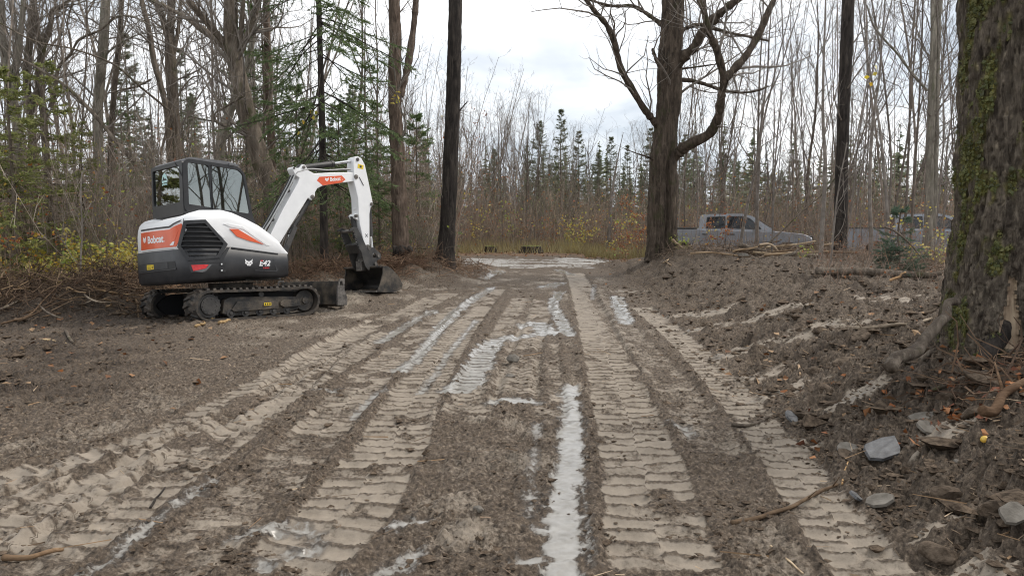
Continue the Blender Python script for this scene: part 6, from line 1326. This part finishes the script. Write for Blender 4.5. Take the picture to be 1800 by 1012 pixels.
stick('pale splintered stick near the bottom edge', [(1355, 960), (1385, 985), (1412, 1010)], .014, seed=9, tint=(1.9, 1.8, 1.6))
stick('crooked dark stick beside the right hand track print', [(1285, 748), (1312, 750), (1335, 744), (1350, 734)], .03, seed=10, mat='bark')
stick('thick limb leaning from the bank against the huge mossy trunk', [(1560, 646), (1600, 618), (1630, 590), (1660, 553), (1682, 528)], .10, Y=[5.05, 5.15, 5.25, 5.33, 5.38], seed=11, mat='bark', name='leaning_limb', cat='branch')
stick('short thick branch lying under the leaning limb', [(1583, 636), (1610, 630), (1640, 621)], .06, seed=12, mat='bark', name='fallen_branch', cat='branch')
stick('long grey branch lying level across the bank', [(1478, 584), (1530, 579), (1590, 577), (1640, 574)], .045, seed=13, lift=.03, side=2)
stick('gnarled root end poking in at the right edge', [(1722, 748), (1750, 728), (1775, 708), (1830, 680)], .07, seed=14, lift=.05, name='root_end', cat='root', side=3, tint=(.55, .42, .33))
stick('thin dark branch lying at the foot of the huge trunk', [(1640, 692), (1700, 672), (1760, 655), (1830, 640)], .03, seed=15, mat='bark', lift=.03)
stick('pale forked stick on the bank above the slate', [(1200 + 530 / 2.582, 620 + 30 / 2.582), (1200 + 525 / 2.582, 620 + 60 / 2.582), (1200 + 535 / 2.582, 620 + 95 / 2.582)], .03, seed=16, tint=(1.6, 1.4, 1.2))
stick('thin pale twig standing by the large slate', [(1480, 850), (1484, 832), (1490, 812)], .012, seed=17, tint=(1.9, 1.5, 1.))
stick('dead pole leaning over the pickup bonnet', [(1325, 452), (1370, 410), (1410, 372), (1450, 336), (1475, 305)], .05, Y=19.3, seed=18, mat='bark', name='dead_pole', cat='dead branch')
stick('straight log at the right end of the log pile', [(1382, 447), (1410, 448), (1444, 450)], .17, Y=18.4, seed=19, name='log', cat='log')
stick('broken log lying slanted in the middle of the log pile', [(1300, 432), (1330, 437), (1362, 447)], .13, Y=19.4, seed=20, mat='bark', name='log', cat='log')
stick('pale split log across the top of the log pile', [(1335, 431), (1355, 430), (1372, 446)], .07, Y=19.0, seed=21, name='log', cat='log', tint=(1.6, 1.5, 1.4))
stick('short log at the front of the log pile', [(1375, 452), (1392, 446), (1404, 438)], .11, Y=18.0, seed=22, mat='bark', name='log', cat='log')
stick('long fallen trunk lying in the brush left of the huge mossy tree', [(1440, 478), (1510, 480), (1590, 482), (1668, 478)], .16, Y=12.8, seed=23, mat='bark', name='fallen_log', cat='log')
stick('bleached branch propped in front of the fallen trunk', [(1562, 494), (1578, 487), (1592, 478)], .045, Y=11.8, seed=24, tint=(1.8, 1.4, 1.))
stick('dead branch arching beside the fir sapling', [(1555, 398), (1582, 412), (1600, 430), (1622, 455), (1630, 470)], .035, Y=12.6, seed=25, mat='bark', name='dead_branch', cat='dead branch')
stick('pale broken stick at the left end of the bank', [(1165, 457), (1172, 462), (1180, 466)], .05, seed=26, tint=(1.6, 1.5, 1.4))
stick('pale stick leaning at the foot of the old maple', [(1182, 421), (1190, 428), (1200, 436)], .06, Y=19.8, seed=27, tint=(1.4, 1.3, 1.2))
stick('pale stripped stick lying on the bank slope', [(1166, 461), (1175, 458), (1182, 453)], .04, seed=28, lift=.02, tint=(1.9, 1.8, 1.6))
stick('rotten log lying before the thick shaggy trunk', [(690, 440), (706, 437), (724, 440)], .28, Y=18.2, seed=29, mat='bark_dk', name='rotten_log', cat='log')
for k, (px, py, w) in enumerate([(352, 572, .05), (377, 562, .07), (395, 567, .06)]):
    stick(('torn pale wood scrap nearest the left, by the excavator track', 'torn pale wood scrap in the middle, by the excavator track', 'yellowish torn wood scrap at the right, by the excavator track')[k], [(px - 8, py + 2), (px, py), (px + 9, py - 2)], w, seed=40 + k, name='wood_scrap', cat='wood scrap', tint=(1.3, 1.1, .75))
# the tangle of the brush pile: sticks one can pick out share a label, finer stuff is joined
rg = random.Random(8); rng = np.random.default_rng(18); grp = []
for k in range(60):
    u = rg.random(); x = -12.5 + 6.2 * u; y = 11.6 + 1.2 * u ** 2 + rg.gauss(0, .5); L_ = rg.uniform(.3, 1.1); a = rg.uniform(-1.5, 1.5); w = rg.uniform(.012, .045); P = np.array([(x + L_ * (t - .5) * math.cos(a), y + L_ * (t - .5) * math.sin(a), 0) for t in (0, .33, .66, 1)]); P[:, :2] += rng.normal(size=(4, 2)) * .05; P[:, 2] = terrain(P[:, 0], P[:, 1]) + rg.uniform(.0, .12) + np.linspace(0, rg.uniform(-.1, .38), 4)
    Q = spline(P, 10); o = Q.mean(0).copy(); o[2] = Q[:, 2].min(); mb = MB(); mb.tube(Q - o, np.linspace(w / 2, w / 4, 10), 5, True, (*[(.7, .6, .5), (1.3, 1.1, .85), (.4, .33, .28), (.55, .45, .38)][k % 4], 1)); tag(mb.build('stick', M['wood'], None, True, loc=tuple(o)), 'broken stick', 'stick', 'sticks of the brush pile'); grp.append(bpy.context.scene.objects[-1] if False else COL.objects[-1])
grp.sort(key=lambda o: o.location.x / o.location.y)
for k, o in enumerate(grp):
    q, r_ = divmod(k, 10); o['label'] = '%sbroken stick from left, in the %s of the brush pile' % (ORD[r_], ('far left end', 'left part', 'left middle', 'right middle', 'right part', 'right end by the excavator')[q])
# more timber thrown on the crest of the bank
grp = []
for k in range(22):
    px = rg.uniform(1215, 1460); Y = rg.uniform(17.6, 20.6); c = at(px, 440, Y); a = rg.uniform(-.7, .7); L_ = rg.uniform(.5, 1.7); w = rg.uniform(.025, .10); P = np.array([(c[0] + L_ * t * math.cos(a), Y + L_ * t * math.sin(a), 0) for t in (-.5, -.15, .2, .5)]); P[:, :2] += rng.normal(size=(4, 2)) * .04; P[:, 2] = terrain(P[:, 0], P[:, 1]) + rg.uniform(.03, .2) + np.linspace(0, rg.uniform(-.15, .3), 4)
    Q = spline(P, 10); o = Q.mean(0).copy(); o[2] = Q[:, 2].min(); mb = MB(); mb.tube(Q - o, np.linspace(w / 2, w / 3, 10), 6, True, (*[(.6, .5, .42), (1.4, 1.25, 1.05), (.4, .33, .28), (1.7, 1.6, 1.4)][k % 4], 1)); grp.append(tag(mb.build('stick', M['wood'], None, True, loc=tuple(o)), 'broken limb', 'stick', 'limbs thrown on the bank'))
grp.sort(key=lambda o: o.location.x / o.location.y)
for k, o in enumerate(grp): o['label'] = '%sbroken limb from left, on the %s of the bank crest' % (ORD[k % 11], 'left half' if k < 11 else 'right half')
def tangle(n, line, spread, hmax, seed, label, pal):
    rng = np.random.default_rng(seed); t = rng.random(n); L_ = np.asarray(line, float); i = (t * (len(L_) - 1)).astype(int); f = (t * (len(L_) - 1) - i)[:, None]; c = L_[i] * (1 - f) + L_[np.minimum(i + 1, len(L_) - 1)] * f + rng.normal(size=(n, 2)) * spread
    z = terrain(c[:, 0], c[:, 1]) + hmax * rng.random(n) ** 1.5; p = np.c_[c, z]; d = nrm2(rng.normal(size=(n, 3)) * np.array([1, 1, .5])); mb = MB(); tn = np.c_[np.array(pal)[rng.integers(0, len(pal), n)], np.ones(n)]; r = .003 + .008 * rng.random(n) ** 2
    for s in range(3): q = p + d * (.06 + .16 * rng.random((n, 1))); mb.segs(p, q, r * (1 - .2 * s), r * (.8 - .2 * s), 3, tn); p = q; d = nrm2(d + rng.normal(size=(n, 3)) * .5)
    tag(mb.build('root_tangle', M['twig']), label, None, None, 'stuff')
tangle(4200, [(-13, 11.6), (-9.5, 11.9), (-7.7, 12.8), (-7.1, 14.4)], .5, .30, 1, 'tangle of roots and twigs over the brush pile at left', [(.35, .27, .21), (.6, .46, .36), (.22, .17, .14), (1.0, .8, .6)])
tangle(2200, [(-5.2, 16.6), (-3.6, 17.4), (-2.4, 18.4)], .4, .35, 2, 'reddish roots heaped behind the dozer blade', [(.75, .52, .4), (.5, .37, .29), (1.1, .82, .62)])
tangle(900, [(-2.6, 18.8), (-1.7, 19.2), (-1.1, 20.4)], .35, .18, 3, 'roots and twigs on the berm round the dark trunk', [(.8, .6, .48), (1.4, 1.1, .85)])
tangle(2600, [(4.6, 20.), (6.5, 20.), (8.5, 18.8), (9.4, 15), (7.4, 12.6)], .5, .22, 4, 'twigs and roots along the crest of the bank', [(.9, .78, .66), (1.5, 1.3, 1.1), (.6, .5, .42)])
tangle(320, [(3.1, 5.0), (3.9, 4.9), (4.6, 5.0)], .22, .10, 5, 'fine roots and twigs round the foot of the huge mossy trunk', [(.4, .3, .24), (.75, .56, .42)])
def rock(name, label, px, py, w, h, d, mat, seed, cat, Y=None, sink=.3, flat=False, rz=0., tilt=(0, 0)):
    rng = np.random.default_rng(seed)
    if Y: c = at(px, py, Y); c[2] = tz(c[0], c[1])
    else:
        zz = .2
        for _ in range(12): c = on(px, py, zz); zz = .5 * zz + .5 * gz(c[0], c[1])
        c[2] = zz
    import bmesh
    bm = bmesh.new()
    if flat:
        n = 8; a = (np.arange(n) + .5 * rng.random(n)) * 6.28 / n; r = .85 + .2 * rng.random(n); r[0] += .22; r[4] += .12; lo = [bm.verts.new((math.cos(t) * q * w / 2, math.sin(t) * q * d / 2, 0)) for t, q in zip(a, r)]; f = bm.faces.new(lo); e = bmesh.ops.extrude_face_region(bm, geom=[f])
        for v in e['geom']:
            if isinstance(v, bmesh.types.BMVert): v.co.z = h * (.8 + .4 * rng.random()); v.co.x *= .95; v.co.y *= .95
    else:
        bmesh.ops.create_icosphere(bm, subdivisions=3, radius=1)
        cuts = [nrm(rng.normal(size=3)) for _ in range(9)]
        for v in bm.verts:
            p = np.array(v.co)
            for q in cuts:
                s = p @ q
                if s > .72: p = p - q * (s - .72)
            p *= 1 + .06 * float(perlin(p[0] * 3 + seed, p[1] * 3 + p[2] * 2, seed)); v.co = (p[0] * w / 2 * 1.2, p[1] * d / 2 * 1.2, p[2] * h / 2 * 1.2)
    bmesh.ops.recalc_face_normals(bm, faces=bm.faces); me = bpy.data.meshes.new(name); bm.to_mesh(me); bm.free(); me.materials.append(M[mat])
    o = ob(name, me, None, (c[0], c[1], c[2] + h * (.5 - sink) if not flat else c[2] - h * sink + d * .22), (tilt[0], tilt[1], rz)); return tag(o, label, cat)
rock('slate_slab', 'large shiny pointed slate slab on the right bank', 1550, 803, .34, .016, .18, 'slate', 4, 'stone', flat=True, rz=.55, tilt=(.35, -.15), sink=-.6)
rock('slate_slab', 'dull slate slab just left of the large shiny one', 1490, 795, .17, .014, .14, 'stone', 5, 'stone', flat=True, rz=.3, tilt=(.3, 0), sink=-.2)
rock('slate_slab', 'upper of the two slabs under the huge mossy trunk', 1618, 735, .19, .014, .10, 'stone', 6, 'stone', flat=True, rz=.1, tilt=(.3, -.2), sink=-.2)
rock('slate_slab', 'lower of the two slabs under the huge mossy trunk', 1628, 762, .13, .014, .15, 'stone', 7, 'stone', flat=True, rz=.8, tilt=(.4, -.2), sink=-.2)
rock('slate_slab', 'small dark slate at the end of the curved branch', 1503, 880, .09, .014, .09, 'slate', 8, 'stone', flat=True, rz=.9, tilt=(.5, .2), sink=-.3)
rock('slate_slab', 'mud stained slab beside the lowest right track print', 1545, 892, .16, .014, .12, 'stone', 9, 'stone', flat=True, rz=-.4, tilt=(.3, -.3), sink=0)
rock('slate_slab', 'flat pale slab near the right edge of the photo', 1780, 905, .13, .014, .11, 'stone', 10, 'stone', flat=True, rz=.4, tilt=(.4, -.4), sink=-.1)
rock('slate_slab', 'slate standing on edge beside the right hand track print', 1390, 742, .10, .014, .15, 'slate', 11, 'stone', flat=True, rz=.4, tilt=(.7, .2), sink=-.3)
rock('stone', 'white stone lying alone in the middle of the road', 841, 896, .055, .035, .04, 'stone', 12, 'stone')
rock('stone', 'pale lump of clay left of the right main track print', 903, 634, .14, .09, .10, 'stone', 13, 'stone')
rock('stone', 'small pale stone just below the clay lump', 897, 662, .09, .05, .06, 'stone', 14, 'stone')
rock('stone', 'small pale stone at the right edge of the photo', 1680, 815, .07, .04, .05, 'stone', 15, 'stone')
rock('boulder', 'long pale grey boulder behind the thin spruce trunk', 600, 452, 1.7, .75, .9, 'stone', 16, 'boulder', Y=20.6, sink=.22)
rock('boulder', 'round grey rock among the yellow shrubs at left', 191, 490, .62, .55, .5, 'slate', 17, 'boulder', Y=15.8, sink=.2)
rock('boulder', 'grey stone lying in the log pile', 1308, 445, .26, .14, .2, 'stone', 18, 'stone', Y=18.9, sink=.1)
# torn lumps of clay and soil thrown up on the bank
rg = random.Random(9); grp = []
for k in range(34):
    Y = 3.2 * (17 / 3.2) ** rg.random(); foot = float(np.interp(Y, _fy, _fx)); x = foot + rg.uniform(.15, 2.6 if Y > 7 else 1.3); p = 900 + 1300 * x / Y
    if p > 1790 or abs(x - 4.05) + abs(Y - 5.75) < 1.1: continue
    w = rg.uniform(.07, .20) * (1 + .03 * Y); me_o = rock('soil_lump', 'x', 900, 900, w, w * rg.uniform(.3, .6), w * rg.uniform(.6, 1.), 'soil', 60 + k, 'soil lump', rz=rg.uniform(0, 6), tilt=(rg.gauss(0, .25), rg.gauss(0, .25)))
    me_o.location = (x, Y, gz(x, Y) + w * .06); me_o['group'] = 'soil lumps on the right bank'; grp.append(me_o)
grp.sort(key=lambda o: o.location.y)
BND = ['at the foot of the bank in the bottom right corner', 'level with the slate slabs', 'level with the huge mossy tree', 'half way along the bank', 'on the far half of the bank', 'near the bank crest']
for q in range(6):
    part = sorted(grp[q * 6:(q + 1) * 6], key=lambda o: o.location.x / o.location.y)
    for k, o in enumerate(part): o['label'] = '%ssoil lump from left, %s' % (ORD[k], BND[q])
# mossy cut stumps beyond the turn-out
def stump(label, px, Y, w, h, seed):
    x = X(px, Y); r_ = empty('stump', (x, Y, tz(x, Y))); tag(r_, label, 'stump'); mb = MB(); V, *_ = trunk_mesh(mb, np.array([[0, 0, -.1], [0, 0, h * .5], [0, 0, h]]), [w * .5, w * .46, w * .44], 28, 14, seed, .14, .25)
    mb.build('bole', M['bark_dk'], r_, True); mb = MB(); t = V[-1]; c = t.mean(0); mb.add(np.vstack([t, c]), [(k, (k + 1) % 28, 28) for k in range(28)]); mb.build('cut_face', M['wood'], r_)
    rng = np.random.default_rng(seed); k = 500; a = rng.random(k) * 6.28; q = np.sqrt(rng.random(k)) * w * .45; mb = MB(); mb.blades(np.stack([q * np.cos(a), q * np.sin(a), np.full(k, h - .01)], 1), nrm2(np.c_[rng.normal(size=(k, 2)) * .7, np.ones(k)]), .06, .03, rng, leafcol(k, 'cedar')); tag(mb.build('moss', M['moss'], r_), None, None, None, 'stuff')
stump('low dark stump left of the wider mossy one beyond the turn-out', 863, 32.2, .5, .26, 1)
stump('wide mossy stump at the middle of the turn-out edge', 934, 32.0, .9, .28, 2)
c = on(1737, 683, .62); mb = MB(); mb.tube([(0, 0, -.02), (0, 0, -.012), (0, 0, .0), (0, 0, .014), (0, 0, .022)], [.010, .022, .026, .021, .007], 14); o = mb.build('fallen_apple', pm('apple_skin', (.62, .45, .08), (.66, .38, .06), 20, .4), None, True, loc=(c[0], c[1], gz(c[0], c[1]) + .025)); tag(o, 'small yellow apple lying below the huge mossy trunk', 'apple')

rng = np.random.default_rng(30); k = 260; a = rng.normal(size=(k, 2)) * np.array([.55, .4]) + np.array([3.55, 5.0]); mb = MB(); mb.leaves(np.c_[a, [gz(*q) + .02 for q in a]], .05 + .05 * rng.random(k), rng, leafcol(k, 'rust'), flat=.6, aspect=.8)
tag(mb.build('fallen_leaves', M['litter']), 'rust coloured leaves blown against the foot of the huge mossy trunk', None, None, 'stuff')
